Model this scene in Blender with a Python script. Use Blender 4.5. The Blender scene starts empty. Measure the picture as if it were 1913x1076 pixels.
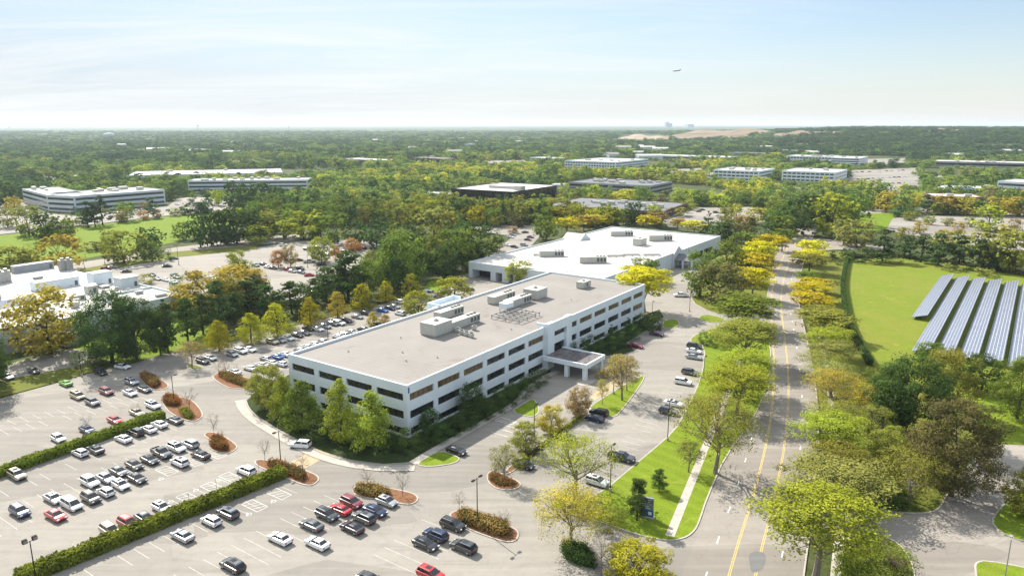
import bpy, bmesh, math, random
import numpy as np
from mathutils import Vector, Matrix, geometry

random.seed(7); RNG = np.random.default_rng(7)
S = bpy.context.scene
COL = S.collection
R = math.radians
# ---------------------------------------------------------------- camera model (used to survey ground positions)
CAMH, FPX, YH, CX, CY = 75.0, 1350.0, 232.0, 956.5, 538.0
TH = math.atan((CY - YH) / FPX)
def G(px, py, z=0.0):
    u, v = px - CX, py - CY
    down = v * math.cos(TH) + FPX * math.sin(TH); fwd = FPX * math.cos(TH) - v * math.sin(TH)
    t = (CAMH - z) / down
    return Vector((u * t, fwd * t, z))
def PX(x, y, z=0.0):
    d = CAMH - z
    depth = y * math.cos(TH) + d * math.sin(TH); v = d * math.cos(TH) - y * math.sin(TH)
    return CX + FPX * x / depth, CY + FPX * v / depth
def scale_at(x, y): return FPX / (y * math.cos(TH) + CAMH * math.sin(TH))
def height_of(xb, yb, yt):
    y = G(xb, yb).y; v = yt - CY
    return CAMH - (v * math.cos(TH) + FPX * math.sin(TH)) / (FPX * math.cos(TH) - v * math.sin(TH)) * y
AL = R(55.5)                                      # direction of the long walls and parking aisles
EX = Vector((math.cos(AL), math.sin(AL), 0)); EY = Vector((-EX.y, EX.x, 0))

# ---------------------------------------------------------------- materials
def new_mat(name):
    m = bpy.data.materials.new(name); m.use_nodes = True
    nt = m.node_tree; nt.nodes.clear()
    out = nt.nodes.new('ShaderNodeOutputMaterial')
    return m, nt, out
def N(nt, t, **kw):
    n = nt.nodes.new(t)
    for k, v in kw.items():
        if k in n.inputs: n.inputs[k].default_value = v
        else: setattr(n, k, v)
    return n
def mixc(nt, fac, a, b, mode='MIX'):
    n = nt.nodes.new('ShaderNodeMix'); n.data_type = 'RGBA'; n.blend_type = mode
    L = nt.links.new
    for s, v in ((n.inputs[0], fac), (n.inputs[6], a), (n.inputs[7], b)):
        if hasattr(v, 'links'): L(v, s)
        elif isinstance(v, (int, float)): s.default_value = v
        else: s.default_value = (*v, 1) if len(v) == 3 else v
    return n.outputs[2]
def noise(nt, vec, scale, detail=4, rough=.55, dist=0):
    n = N(nt, 'ShaderNodeTexNoise', Scale=scale, Detail=detail, Roughness=rough, Distortion=dist)
    nt.links.new(vec, n.inputs['Vector']); return n.outputs['Fac']
def ramp(nt, fac, a, b):
    n = N(nt, 'ShaderNodeMapRange'); n.inputs[1].default_value = a; n.inputs[2].default_value = b
    nt.links.new(fac, n.inputs[0]); return n.outputs[0]
def pos(nt): return nt.nodes.new('ShaderNodeNewGeometry').outputs['Position']
def principled(nt, out, color, rough=.8, metal=0, spec=.3, bump=None, bstr=.3, bdist=.05):
    p = N(nt, 'ShaderNodeBsdfPrincipled', Roughness=rough, Metallic=metal)
    p.inputs['Specular IOR Level'].default_value = spec
    if hasattr(color, 'links'): nt.links.new(color, p.inputs['Base Color'])
    else: p.inputs['Base Color'].default_value = (*color, 1)
    if bump is not None:
        b = N(nt, 'ShaderNodeBump', Strength=bstr, Distance=bdist); nt.links.new(bump, b.inputs['Height'])
        nt.links.new(b.outputs[0], p.inputs['Normal'])
    nt.links.new(p.outputs[0], out.inputs['Surface']); return p
def plain(name, c, rough=.6, metal=0, spec=.4, var=.12, scale=.6):
    m, nt, out = new_mat(name); v = pos(nt)
    f = ramp(nt, noise(nt, v, scale, 5), .3, .7)
    col = mixc(nt, f, tuple(x * (1 - var) for x in c), tuple(min(1, x * (1 + var)) for x in c))
    principled(nt, out, col, rough, metal, spec); return m
def asphalt(name, c, crack=.22, warm=(1.06, .985, .87)):
    m, nt, out = new_mat(name); v = pos(nt)
    a = tuple(x * w * .86 for x, w in zip((c,) * 3, warm)); b = tuple(x * w * 1.13 for x, w in zip((c,) * 3, warm))
    big = ramp(nt, noise(nt, v, .035, 6, .6, .4), .32, .68)
    col = mixc(nt, big, a, b)
    mid = ramp(nt, noise(nt, v, .35, 6, .65, .8), .45, .8)
    col = mixc(nt, mid, col, tuple(x * .74 for x in a))
    fine = noise(nt, v, 9, 3, .7)
    col = mixc(nt, ramp(nt, fine, .25, .8), col, tuple(x * 1.22 for x in b))
    pt = N(nt, 'ShaderNodeTexVoronoi', Scale=.045); mpp = N(nt, 'ShaderNodeMapping'); mpp.inputs['Rotation'].default_value = (0, 0, -AL); mpp.inputs['Scale'].default_value = (.45, 1.3, 1)
    nt.links.new(v, mpp.inputs[0]); nt.links.new(mpp.outputs[0], pt.inputs['Vector']); pt.distance = 'CHEBYCHEV'
    sc_ = nt.nodes.new('ShaderNodeSeparateColor'); nt.links.new(pt.outputs['Color'], sc_.inputs[0])
    col = mixc(nt, ramp(nt, sc_.outputs[0], .2, 1.6), col, tuple(x * .74 for x in a))
    trk = N(nt, 'ShaderNodeTexNoise', Scale=.5, Detail=5, Roughness=.6); mpt = N(nt, 'ShaderNodeMapping'); mpt.inputs['Rotation'].default_value = (0, 0, -AL); mpt.inputs['Scale'].default_value = (.06, 1.0, 1)
    nt.links.new(v, mpt.inputs[0]); nt.links.new(mpt.outputs[0], trk.inputs['Vector'])
    col = mixc(nt, ramp(nt, trk.outputs['Fac'], .5, 1.1), col, tuple(min(1, x * 1.3) for x in b))
    col = mixc(nt, ramp(nt, trk.outputs['Fac'], .46, .0), col, tuple(x * .72 for x in a))
    # worn light streaks and cracks
    w = N(nt, 'ShaderNodeTexVoronoi', feature='DISTANCE_TO_EDGE', Scale=.085)
    nv = N(nt, 'ShaderNodeTexNoise', Scale=.25, Detail=5); nt.links.new(v, nv.inputs['Vector'])
    mx = nt.nodes.new('ShaderNodeVectorMath'); mx.operation = 'MULTIPLY_ADD'
    nt.links.new(nv.outputs['Color'], mx.inputs[0]); mx.inputs[1].default_value = (7, 7, 0); nt.links.new(v, mx.inputs[2])
    nt.links.new(mx.outputs[0], w.inputs['Vector'])
    cr = ramp(nt, w.outputs['Distance'], .006, .0)
    cm = nt.nodes.new('ShaderNodeMath'); cm.operation = 'MULTIPLY'; cm.inputs[1].default_value = crack
    nt.links.new(cr, cm.inputs[0])
    col = mixc(nt, cm.outputs[0], col, tuple(x * .5 for x in a))
    st = ramp(nt, noise(nt, v, 1.3, 4, .6, 1.5), .66, .8)
    col = mixc(nt, st, col, tuple(x * .68 for x in a))
    principled(nt, out, col, .9, 0, .2, fine, .25, .02); return m
def grass(name, a, b, dry, stripes=0, dryamt=.62):
    m, nt, out = new_mat(name); v = pos(nt)
    col = mixc(nt, ramp(nt, noise(nt, v, .12, 6, .65), .3, .7), a, b)
    col = mixc(nt, ramp(nt, noise(nt, v, .05, 5, .6, 1.0), dryamt, .86), col, dry)
    fine = noise(nt, v, 2.6, 4, .75)
    col = mixc(nt, ramp(nt, fine, .35, .75), col, tuple(x * .62 for x in a))
    col = mixc(nt, ramp(nt, noise(nt, v, .55, 6, .7, .6), .5, .8), col, tuple(x * .75 + y * .25 for x, y in zip(a, dry)))
    col = mixc(nt, ramp(nt, noise(nt, v, .22, 5, .7, 1.2), .58, .74), col, tuple(x * .5 + y * .6 for x, y in zip(b, dry)))
    if stripes:
        w = N(nt, 'ShaderNodeTexWave', Scale=.11, Distortion=2.0, Detail=2); w.bands_direction = 'DIAGONAL'
        nt.links.new(v, w.inputs['Vector'])
        col = mixc(nt, ramp(nt, w.outputs['Fac'], .3, 4.5), col, tuple(x * 1.35 for x in b))
    principled(nt, out, col, .95, 0, .1, fine, .6, .12); return m
def leafmat(name, c, c2=None, inst=False, trans=.36):
    m, nt, out = new_mat(name)
    at = N(nt, 'ShaderNodeAttribute', attribute_name='var'); L = nt.links.new
    if inst:
        ti = N(nt, 'ShaderNodeAttribute', attribute_name='tint', attribute_type='INSTANCER')
        base = ti.outputs['Color']
        col = mixc(nt, at.outputs['Fac'], base, base)
        hs = N(nt, 'ShaderNodeHueSaturation'); L(base, hs.inputs['Color'])
        mr = N(nt, 'ShaderNodeMapRange'); mr.inputs[3].default_value = .5; mr.inputs[4].default_value = 1.65
        L(at.outputs['Fac'], mr.inputs[0]); L(mr.outputs[0], hs.inputs['Value']); col = hs.outputs[0]
    else:
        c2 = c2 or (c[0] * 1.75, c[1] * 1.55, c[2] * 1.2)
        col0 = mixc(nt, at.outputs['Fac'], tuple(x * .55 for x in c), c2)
        oi = nt.nodes.new('ShaderNodeObjectInfo')
        hs = N(nt, 'ShaderNodeHueSaturation'); L(col0, hs.inputs['Color'])
        mr = N(nt, 'ShaderNodeMapRange'); mr.inputs[3].default_value = .485; mr.inputs[4].default_value = .515
        L(oi.outputs['Random'], mr.inputs[0]); L(mr.outputs[0], hs.inputs['Hue'])
        mr2 = N(nt, 'ShaderNodeMapRange'); mr2.inputs[3].default_value = .85; mr2.inputs[4].default_value = 1.15
        L(oi.outputs['Random'], mr2.inputs[0]); L(mr2.outputs[0], hs.inputs['Value']); col = hs.outputs[0]
    d = nt.nodes.new('ShaderNodeBsdfDiffuse'); t = nt.nodes.new('ShaderNodeBsdfTranslucent'); mx = nt.nodes.new('ShaderNodeMixShader')
    L(col, d.inputs[0]); L(col, t.inputs[0]); mx.inputs[0].default_value = trans
    L(d.outputs[0], mx.inputs[1]); L(t.outputs[0], mx.inputs[2]); L(mx.outputs[0], out.inputs['Surface']); return m
def roofmat(name, c, stain, scale=.09, amt=(.58, .8), rough=.8):
    m, nt, out = new_mat(name); v = pos(nt)
    col = mixc(nt, ramp(nt, noise(nt, v, .06, 6, .6, .5), .3, .7), tuple(x * .9 for x in c), tuple(min(.85, x * 1.1) for x in c))
    col = mixc(nt, ramp(nt, noise(nt, v, scale, 7, .65, 1.6), *amt), col, stain)
    w = N(nt, 'ShaderNodeTexWave', Scale=.17, Distortion=.6); w.bands_direction = 'X'
    mp = N(nt, 'ShaderNodeMapping'); mp.inputs['Rotation'].default_value = (0, 0, -AL); nt.links.new(v, mp.inputs[0]); nt.links.new(mp.outputs[0], w.inputs['Vector'])
    col = mixc(nt, ramp(nt, w.outputs['Fac'], .9, 1.05), col, tuple(x * .8 for x in c))
    principled(nt, out, col, rough, 0, .2); return m

M = {}
M['asphalt'] = asphalt('asphalt_lot', .205)
M['road'] = asphalt('asphalt_road', .22, .3, (1.07, .97, .85))
M['patch'] = asphalt('asphalt_patch', .165, .3, (1, 1, 1))
M['concrete'] = plain('concrete', (.36, .33, .29), .9, 0, .2, .15, .5)
M['pave'] = plain('sand_paving', (.36, .29, .19), .9, 0, .2, .18, .8)
M['forest_floor'] = grass('forest_floor', (.045, .062, .02), (.075, .09, .028), (.20, .19, .10), 0, .52)
M['lawn'] = grass('lawn', (.13, .19, .012), (.17, .235, .018), (.20, .18, .04), 1, .50)
M['verge'] = grass('verge', (.115, .135, .02), (.16, .175, .03), (.21, .17, .06), 0, .55)
M['meadow'] = grass('meadow', (.115, .18, .010), (.165, .235, .014), (.19, .18, .04), 0, .6)
M['solarfield'] = grass('solar_meadow', (.130, .185, .016), (.180, .220, .022), (.24, .200, .05), 0, .42)
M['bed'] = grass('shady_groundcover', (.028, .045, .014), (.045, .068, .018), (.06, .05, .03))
M['mulch'] = plain('mulch', (.17, .085, .045), .95, 0, .1, .35, 1.6)
M['darkmulch'] = plain('dark_mulch', (.06, .045, .032), .95, 0, .1, .35, 1.6)
M['sand'] = plain('sand', (.29, .235, .175), .95, 0, .1, .2, .02)
M['brownhill'] = plain('bare_hillside', (.19, .145, .10), .95, 0, .1, .35, .012)
M['white'] = plain('white_facade', (.66, .725, .765), .65, 0, .3, .05, .25)
M['white2'] = plain('pale_facade', (.52, .57, .59), .7, 0, .3, .06, .2)
M['greywall'] = plain('grey_block_wall', (.30, .32, .33), .8, 0, .2, .12, .5)
M['brick'] = plain('brown_brick', (.16, .10, .075), .9, 0, .2, .2, .8)
M['roofgrey'] = roofmat('grey_membrane_roof', (.222, .206, .190), (.150, .120, .09))
M['roofwhite'] = roofmat('white_membrane_roof', (.47, .455, .43), (.30, .25, .20), .05, (.55, .8))
M['roofdark'] = roofmat('dark_gravel_roof', (.15, .155, .165), (.10, .10, .11))
M['roofcanopy'] = roofmat('weathered_canopy_roof', (.17, .15, .15), (.05, .05, .055), .5, (.45, .6))
M['glass'] = plain('dark_window_glass', (.020, .024, .022), .06, 0, .6, .7, .45)
M['bronzeglass'] = plain('bronze_window_glass', (.13, .085, .04), .25, 0, .5, .45, .35)
M['bandglass'] = plain('grey_band_glass', (.035, .045, .055), .12, 0, .6, .2, .1)
M['blackglass'] = plain('brown_black_glass', (.02, .016, .014), .08, 0, .6, .4, .05)
M['mullion'] = plain('bronze_mullion', (.06, .045, .035), .5, .3, .4)
M['metal'] = plain('beige_unit_metal', (.42, .42, .38), .6, .1, .4, .08, 1)
M['metaldark'] = plain('dark_grille_metal', (.10, .105, .105), .6, .2, .4)
M['galv'] = plain('galvanised_steel', (.36, .35, .33), .5, .4, .4)
M['pole'] = plain('bronze_pole_paint', (.03, .024, .02), .85, 0, .1)
M['poleg'] = plain('grey_pole_paint', (.3, .31, .31), .5, .3, .4)
M['lens'] = plain('lamp_lens', (.22, .22, .22), .3, 0, .5, .02)
M['yellow'] = plain('yellow_road_paint', (.56, .41, .10), .8, 0, .2, .2, 1.4)
M['whitepaint'] = plain('white_road_paint', (.66, .66, .64), .8, 0, .2, .22, 1.2)
M['worn'] = plain('worn_white_paint', (.40, .385, .36), .85, 0, .2, .2, .9)
M['bluepaint'] = plain('blue_sign_paint', (.02, .09, .30), .5, 0, .4, .05)
M['signgrey'] = plain('sign_panel_grey', (.16, .19, .20), .5, 0, .4, .1)
M['signtext'] = plain('sign_lettering', (.7, .72, .72), .5, 0, .4, .02)
M['tyre'] = plain('tyre_rubber', (.015, .015, .016), .85, 0, .2)
M['rim'] = plain('alloy_rim', (.35, .35, .36), .35, .7, .5)
M['carglass'] = plain('car_glass', (.015, .018, .022), .04, 0, .7, .1)
M['trim'] = plain('black_car_trim', (.02, .02, .022), .6, 0, .3)
M['headlamp'] = plain('headlamp_lens', (.7, .72, .75), .1, 0, .7, .02)
M['tail'] = plain('red_tail_lens', (.35, .01, .012), .2, 0, .5, .02)
M['bark'] = plain('bark', (.075, .06, .048), .95, 0, .1, .3, 3)
M['barkpale'] = plain('pale_bark', (.20, .175, .15), .95, 0, .1, .25, 3)
LEAF = dict(dark=(.060, .108, .034), green=(.130, .195, .038), lime=(.255, .310, .042), yellow=(.42, .41, .030), leafy=(.245, .330, .050), gold=(.33, .290, .055),
            olive=(.215, .240, .052), rust=(.38, .225, .080), tan=(.30, .25, .115), pale=(.235, .275, .085), pine=(.064, .108, .042),
            brown=(.130, .135, .058), pear=(.31, .325, .030), hedge=(.140, .195, .030), redshrub=(.25, .105, .045), orangeshrub=(.24, .155, .065))
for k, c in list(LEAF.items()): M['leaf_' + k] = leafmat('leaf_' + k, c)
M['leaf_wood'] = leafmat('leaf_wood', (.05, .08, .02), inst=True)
def carpaint(name, c, metal=.0, rough=.25):
    m, nt, out = new_mat('car_paint_' + name)
    p = principled(nt, out, c, rough, metal, .5); p.inputs['Coat Weight'].default_value = .6; p.inputs['Coat Roughness'].default_value = .05
    return m
PAINT = dict(white=(.72, .73, .74), silver=(.36, .38, .40), grey=(.11, .12, .13), charcoal=(.045, .05, .055), black=(.012, .012, .014), navy=(.015, .03, .085),
             blue=(.02, .12, .42), red=(.42, .015, .02), maroon=(.16, .012, .025), beige=(.40, .35, .25), green=(.13, .42, .03), tan=(.30, .25, .17), purple=(.07, .015, .06))
for k, c in list(PAINT.items()): PAINT[k] = carpaint(k, c, .35 if k in ('silver', 'grey', 'charcoal', 'navy', 'beige') else 0)

# solar module material: cell grid in object space
def solarmat():
    m, nt, out = new_mat('solar_module_glass')
    tc = nt.nodes.new('ShaderNodeTexCoord'); sx = nt.nodes.new('ShaderNodeSeparateXYZ'); nt.links.new(tc.outputs['UV'], sx.inputs[0])
    def lines(o, per, w):
        a = nt.nodes.new('ShaderNodeMath'); a.operation = 'PINGPONG'; a.inputs[1].default_value = per / 2; nt.links.new(o, a.inputs[0])
        b = nt.nodes.new('ShaderNodeMath'); b.operation = 'LESS_THAN'; b.inputs[1].default_value = w; nt.links.new(a.outputs[0], b.inputs[0]); return b.outputs[0]
    mx = nt.nodes.new('ShaderNodeMath'); mx.operation = 'MAXIMUM'
    nt.links.new(lines(sx.outputs[0], 2.0, .05), mx.inputs[0]); nt.links.new(lines(sx.outputs[1], 1.06, .05), mx.inputs[1])
    nz = ramp(nt, noise(nt, pos(nt), .4, 3), .3, .7)
    c = mixc(nt, nz, (.075, .087, .125), (.11, .122, .165))
    c = mixc(nt, mx.outputs[0], c, (.55, .57, .62))
    principled(nt, out, c, .32, 0, .8); return m
M['solar'] = solarmat()

# ---------------------------------------------------------------- mesh building
class MB:
    def __init__(s): s.v = []; s.f = []; s.m = []; s.uv = None
    def add(s, vs, fs, mi=0):
        o = len(s.v); s.v += [tuple(p) for p in vs]
        for f in fs: s.f.append(tuple(o + i for i in f)); s.m.append(mi)
        return s
    def box(s, a, b, mi=0, xf=None, top=None):
        x0, y0, z0 = a; x1, y1, z1 = b
        vs = [Vector(p) for p in ((x0, y0, z0), (x1, y0, z0), (x1, y1, z0), (x0, y1, z0), (x0, y0, z1), (x1, y0, z1), (x1, y1, z1), (x0, y1, z1))]
        if xf is not None: vs = [xf @ p for p in vs]
        fs = [(0, 3, 2, 1), (4, 5, 6, 7), (0, 1, 5, 4), (1, 2, 6, 5), (2, 3, 7, 6), (3, 0, 4, 7)]
        s.add(vs, fs, mi)
        if top is not None: s.m[-5] = top
        return s
    def tube(s, p0, p1, r0, r1, n=6, mi=0, cap=True):
        p0 = Vector(p0); p1 = Vector(p1); d = (p1 - p0)
        if d.length < 1e-6: return s
        d.normalize(); a = d.orthogonal().normalized(); b = d.cross(a)
        vs = []
        for p, r in ((p0, r0), (p1, r1)):
            for i in range(n):
                t = 2 * math.pi * i / n; vs.append(p + a * (math.cos(t) * r) + b * (math.sin(t) * r))
        fs = [(i, (i + 1) % n, n + (i + 1) % n, n + i) for i in range(n)]
        if cap: fs += [tuple(range(n - 1, -1, -1)), tuple(range(n, 2 * n))]
        return s.add(vs, fs, mi)
    def prism(s, pts, z0, z1, mi=0, top=None):
        n = len(pts); vs = [(p[0], p[1], z0) for p in pts] + [(p[0], p[1], z1) for p in pts]
        fs = [(i, (i + 1) % n, n + (i + 1) % n, n + i) for i in range(n)] + [tuple(range(n, 2 * n))]
        s.add(vs, fs, mi)
        if top is not None: s.m[-1] = top
        return s
    def mesh(s, name, mats, smooth=False):
        me = bpy.data.meshes.new(name); me.from_pydata(s.v, [], s.f)
        for m in (mats if isinstance(mats, (list, tuple)) else [mats]): me.materials.append(M[m] if isinstance(m, str) else m)
        me.polygons.foreach_set('material_index', s.m)
        if smooth: me.polygons.foreach_set('use_smooth', [True] * len(s.f))
        me.update(); return me
    def build(s, name, mats, parent=None, smooth=False): return obj(name, s.mesh(name, mats, smooth), parent)
def obj(name, me, parent=None):
    o = bpy.data.objects.new(name, me); COL.objects.link(o)
    if parent is not None: o.parent = parent
    return o
def tag(o, label=None, cat=None, group=None, kind=None):
    for k, v in (('label', label), ('category', cat), ('group', group), ('kind', kind)):
        if v: o[k] = v
    return o
def thing(name, label, cat, loc=(0, 0, 0), rz=0, group=None):
    o = bpy.data.objects.new(name, None); COL.objects.link(o); o.empty_display_size = .5
    o.location = loc; o.rotation_euler = (0, 0, rz); return tag(o, label, cat, group)
def struct(o): o['kind'] = 'structure'; return o

ORD = 'first second third fourth fifth sixth seventh eighth ninth tenth eleventh twelfth thirteenth fourteenth fifteenth sixteenth seventeenth eighteenth nineteenth twentieth'.split()
PENDING = []   # (object, look, phrase) -> labels written at the end, ordinals only where a look repeats
def pend(o, look, phrase): PENDING.append((o, look, phrase)); return o
def write_labels():
    groups = {}
    for o, look, phrase in PENDING: groups.setdefault((look, phrase), []).append(o)
    for (look, phrase), os_ in groups.items():
        if len(os_) == 1: os_[0]['label'] = f'{look} {phrase}'
        else:
            os_.sort(key=lambda o: PX(o.location.x, o.location.y)[0])
            for i, o in enumerate(os_):
                w = ORD[i] if i < len(ORD) else f'number {i + 1}'
                o['label'] = f'{w} {look} from the left {phrase}'

# polygons
def area(p): return .5 * sum(p[i - 1][0] * p[i][1] - p[i][0] * p[i - 1][1] for i in range(len(p)))
def ccw(p): return p if area(p) > 0 else p[::-1]
def chaikin(p, n=2, keep=()):
    for _ in range(n):
        q = []
        for i in range(len(p)):
            a, b = p[i], p[(i + 1) % len(p)]
            q += [a.lerp(b, .25), a.lerp(b, .75)]
        p = q
    return p
def offset(p, d):
    q = []; n = len(p)
    for i in range(n):
        a, b, c = p[i - 1], p[i], p[(i + 1) % n]
        e1 = (b - a).normalized(); e2 = (c - b).normalized()
        n1 = Vector((-e1.y, e1.x, 0)); n2 = Vector((-e2.y, e2.x, 0))
        m = (n1 + n2)
        if m.length < 1e-3: m = n1.copy()
        m.normalize(); q.append(b + m * (d / max(.5, m.dot(n1))))
    return q
def poly(pxs, smooth=0):
    p = [G(*a) for a in pxs]
    p = [a for i, a in enumerate(p) if (a - p[i - 1]).length > .01]
    if smooth: p = chaikin(p, smooth)
    return ccw(p)
def sheet(name, pts, z, mat, parent=None):
    tris = geometry.tessellate_polygon([[Vector((p[0], p[1], 0)) for p in pts]])
    mb = MB(); vs = [(p[0], p[1], z) for p in pts]
    fs = []
    for t in tris:
        a, b, c = (Vector(vs[i]) for i in t)
        fs.append(t if (b - a).cross(c - a).z > 0 else t[::-1])
    mb.add(vs, fs); o = mb.build(name, mat, parent)
    return o
def island(pts, mat, name='traffic_island', h=.14, kw=.3):
    inner = offset(pts, kw); n = len(pts); mb = MB()
    vs = [(p.x, p.y, -.03) for p in pts] + [(p.x, p.y, h) for p in pts] + [(p.x, p.y, h) for p in inner] + [(p.x, p.y, h - .06) for p in inner]
    fs = []
    for i in range(n):
        j = (i + 1) % n
        for k in range(3): fs.append((k * n + i, k * n + j, (k + 1) * n + j, (k + 1) * n + i))
    mb.add(vs, fs); struct(mb.build('kerb', 'concrete'))
    return struct(sheet(name, inner, h - .02, mat))
CLEAR = []     # world polygons kept free of scattered woodland
def inside(p, x, y):
    c = False; n = len(p)
    for i in range(n):
        a, b = p[i - 1], p[i]
        if (a[1] > y) != (b[1] > y) and x < (b[0] - a[0]) * (y - a[1]) / (b[1] - a[1]) + a[0]: c = not c
    return c
def surf(name, pxs, z, mat, smooth=0, clear=True):
    p = poly(pxs, smooth)
    if clear: CLEAR.append(p)
    return struct(sheet(name, p, z, mat))

# ---------------------------------------------------------------- ground, lots, lawns, road
gm = MB(); gm.add([(-45000, -300, -.12), (45000, -300, -.12), (45000, 40000, -.12), (-45000, 40000, -.12)], [(0, 1, 2, 3)])
struct(gm.build('ground', 'forest_floor'))

surf('parking_lot', [(-330, 1300), (-150, 790), (0, 744), (108, 715), (160, 699), (240, 681), (308, 661), (372, 655), (420, 642), (520, 616), (640, 588), (740, 560), (800, 545), (838, 532), (862, 516),
     (900, 500), (1060, 500), (1230, 500), (1262, 492), (1300, 478), (1318, 480), (1310, 505), (1310, 545), (1330, 575), (1362, 592), (1445, 592), (1445, 640), (1440, 720), (1400, 850), (1360, 950), (1340, 1000), (1330, 1100), (1320, 1300)], 0, 'asphalt')
# the avenue
RC = [Vector(p + (0,)) for p in ((8, 40), (38.9, 109.1), (53.2, 138.2), (69, 174), (82.8, 210.5), (98.2, 256), (112.5, 300), (132.5, 351), (167.9, 432), (200, 500), (250, 600), (420, 900))]
def smoothline(p, n=3):
    for _ in range(n):
        q = [p[0]]
        for a, b in zip(p, p[1:]): q += [a.lerp(b, .25), a.lerp(b, .75)]
        p = q + [p[-1]]
    return p
RC = smoothline(RC)
def along(line, off):
    q = []
    for i, p in enumerate(line):
        t = (line[min(i + 1, len(line) - 1)] - line[max(i - 1, 0)]).normalized()
        q.append(p + Vector((-t.y, t.x, 0)) * off)
    return q
def ribbon(name, line, off, w, z, mat, dash=None):
    mb = MB()
    a = along(line, off + w / 2); b = along(line, off - w / 2)
    if not dash:
        n = len(a); mb.add([(p.x, p.y, z) for p in b] + [(p.x, p.y, z) for p in a], [(i, i + 1, n + i + 1, n + i) for i in range(n - 1)])
    else:
        c = along(line, off); on, per = dash; s = 0
        pts = []
        for p, q in zip(c, c[1:]):
            L = (q - p).length; k = max(1, int(L / .5))
            pts += [p.lerp(q, i / k) for i in range(k)]
        dist = 0; prev = pts[0]; cur = None
        segs = []
        for p in pts:
            dist += (p - prev).length; prev = p
            if dist % per < on:
                if cur is None: cur = [p]
                else: cur.append(p)
            elif cur: segs.append(cur); cur = None
        for sg in segs:
            if len(sg) < 2: continue
            d = (sg[-1] - sg[0]).normalized(); nn = Vector((-d.y, d.x, 0)) * (w / 2)
            mb.add([(*(sg[0] - nn).xy, z), (*(sg[-1] - nn).xy, z), (*(sg[-1] + nn).xy, z), (*(sg[0] + nn).xy, z)], [(0, 1, 2, 3)])
    return struct(mb.build(name, mat))
ribbon('avenue', RC, 0, 18.8, .004, 'road')
CLEAR.append(along(RC, 13)[:40] + along(RC, -13)[:40][::-1])
for o in (2.2, 1.9, -1.9, -2.2): ribbon('yellow_line', RC, o, .12, .010, 'yellow')
for o in (5.6, -5.6): ribbon('lane_dash', RC, o, .2, .010, 'whitepaint', (3.0, 12.0))
surf('asphalt_patch', [(1398, 1034), (1414, 1028), (1432, 1034), (1428, 1062), (1404, 1072), (1400, 1050)], .0145, 'patch', 2, False)
# lawn between lot and avenue
LAWN = [(1279.5, 770), (1311, 703), (1317, 646), (1294, 642), (1287, 634), (1305, 622), (1345, 612), (1420, 606), (1442, 640), (1436, 720), (1405, 790), (1357.6, 849), (1322, 930), (1307.6, 974), (1300, 990),
        (1286, 1003), (1265.5, 1009), (1243.6, 1011), (1187, 999), (1128, 977), (1060, 960), (1036, 952), (1031, 940), (1036, 930), (1050, 927), (1086, 930), (1115.6, 926), (1200, 855.6), (1259, 805.6)]
island(poly(LAWN, 1), 'lawn', 'front_lawn')
# sidewalk in that lawn
sw = [G(*p) for p in ((1251, 1002), (1278, 935), (1320, 830), (1345, 770), (1362, 725), (1385, 660))]
mb = MB(); a = along(sw, .85); b = along(sw, -.85); n = len(a)
mb.add([(p.x, p.y, .128) for p in b] + [(p.x, p.y, .128) for p in a], [(i, i + 1, n + i + 1, n + i) for i in range(n - 1)]); struct(mb.build('sidewalk', 'concrete'))
# far part of the strip left of the avenue
island(poly([(1288, 562), (1300, 548), (1305, 520), (1318, 495), (1350, 475), (1400, 462), (1452, 470), (1440, 520), (1430, 575), (1415, 592), (1375, 590), (1330, 586)], 1), 'verge', 'roadside_lawn')
island(poly([(1303, 594), (1312, 588), (1335, 590), (1358, 597), (1345, 603), (1318, 602)], 1), 'lawn')
CLEAR.append(poly([(1240, 640), (1300, 450), (1470, 430), (1700, 430), (1990, 480), (2400, 700), (2100, 1200), (1200, 1200)]))
# right of the avenue: verge, solar meadow, lawns
surf('roadside_verge', [(1700, 1400), (1640, 1150), (1560, 900), (1510, 640), (1500, 500), (1512, 470), (1580, 470), (1640, 690), (1990, 800), (2400, 1400)], -.02, 'verge', 0, False)
surf('solar_meadow', [(1584, 486), (1700, 478), (1800, 492), (1920, 515), (2150, 560), (2300, 780), (2000, 800), (1800, 760), (1628, 680), (1600, 635), (1586, 590), (1577, 540)], .0, 'solarfield', 0, False)
island(poly([(1745, 830), (1800, 790), (1846, 828), (1834, 842), (1774, 918), (1758, 948), (1743, 958), (1697, 960), (1637, 950), (1615, 935), (1620, 880), (1680, 840)], 1), 'verge', 'corner_lawn')
surf('park_lawn', [(1700, 760), (1800, 735), (1950, 730), (2200, 800), (2200, 845), (1908, 829), (1852, 826), (1830, 845), (1780, 860)], .02, 'lawn', 0, False)
# access road on the right
acc = [(1520, 950), (1600, 948), (1640, 951), (1697, 960), (1743, 957), (1774, 918), (1800, 880), (1834, 841), (1852, 829), (1908, 831), (2100, 850), (2200, 1000), (2200, 1300), (1712, 1300), (1708, 1060), (1680, 1013), (1616, 990), (1540, 990)]
surf('access_road', acc, .006, 'road', 0, False)
island(poly([(1616, 993), (1648, 1000), (1680, 1014), (1700, 1040), (1712, 1076), (1712, 1200), (1560, 1200), (1565, 1076), (1578, 1000)], 1), 'verge', 'corner_lawn')
surf('mulch_bed', [(1640, 1012), (1660, 1008), (1690, 1036), (1700, 1072), (1690, 1090), (1660, 1050)], .135, 'darkmulch', 1, False)
island(poly([(1819, 1060), (1822, 1050), (1840, 1046), (1913, 1059), (2060, 1090), (2060, 1300), (1850, 1300)], 1), 'lawn')
island(poly([(1850, 974), (1862, 955), (1880, 936), (1915, 915), (2060, 900), (2060, 1040), (1908, 1012), (1866, 994)], 1), 'lawn')
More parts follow.
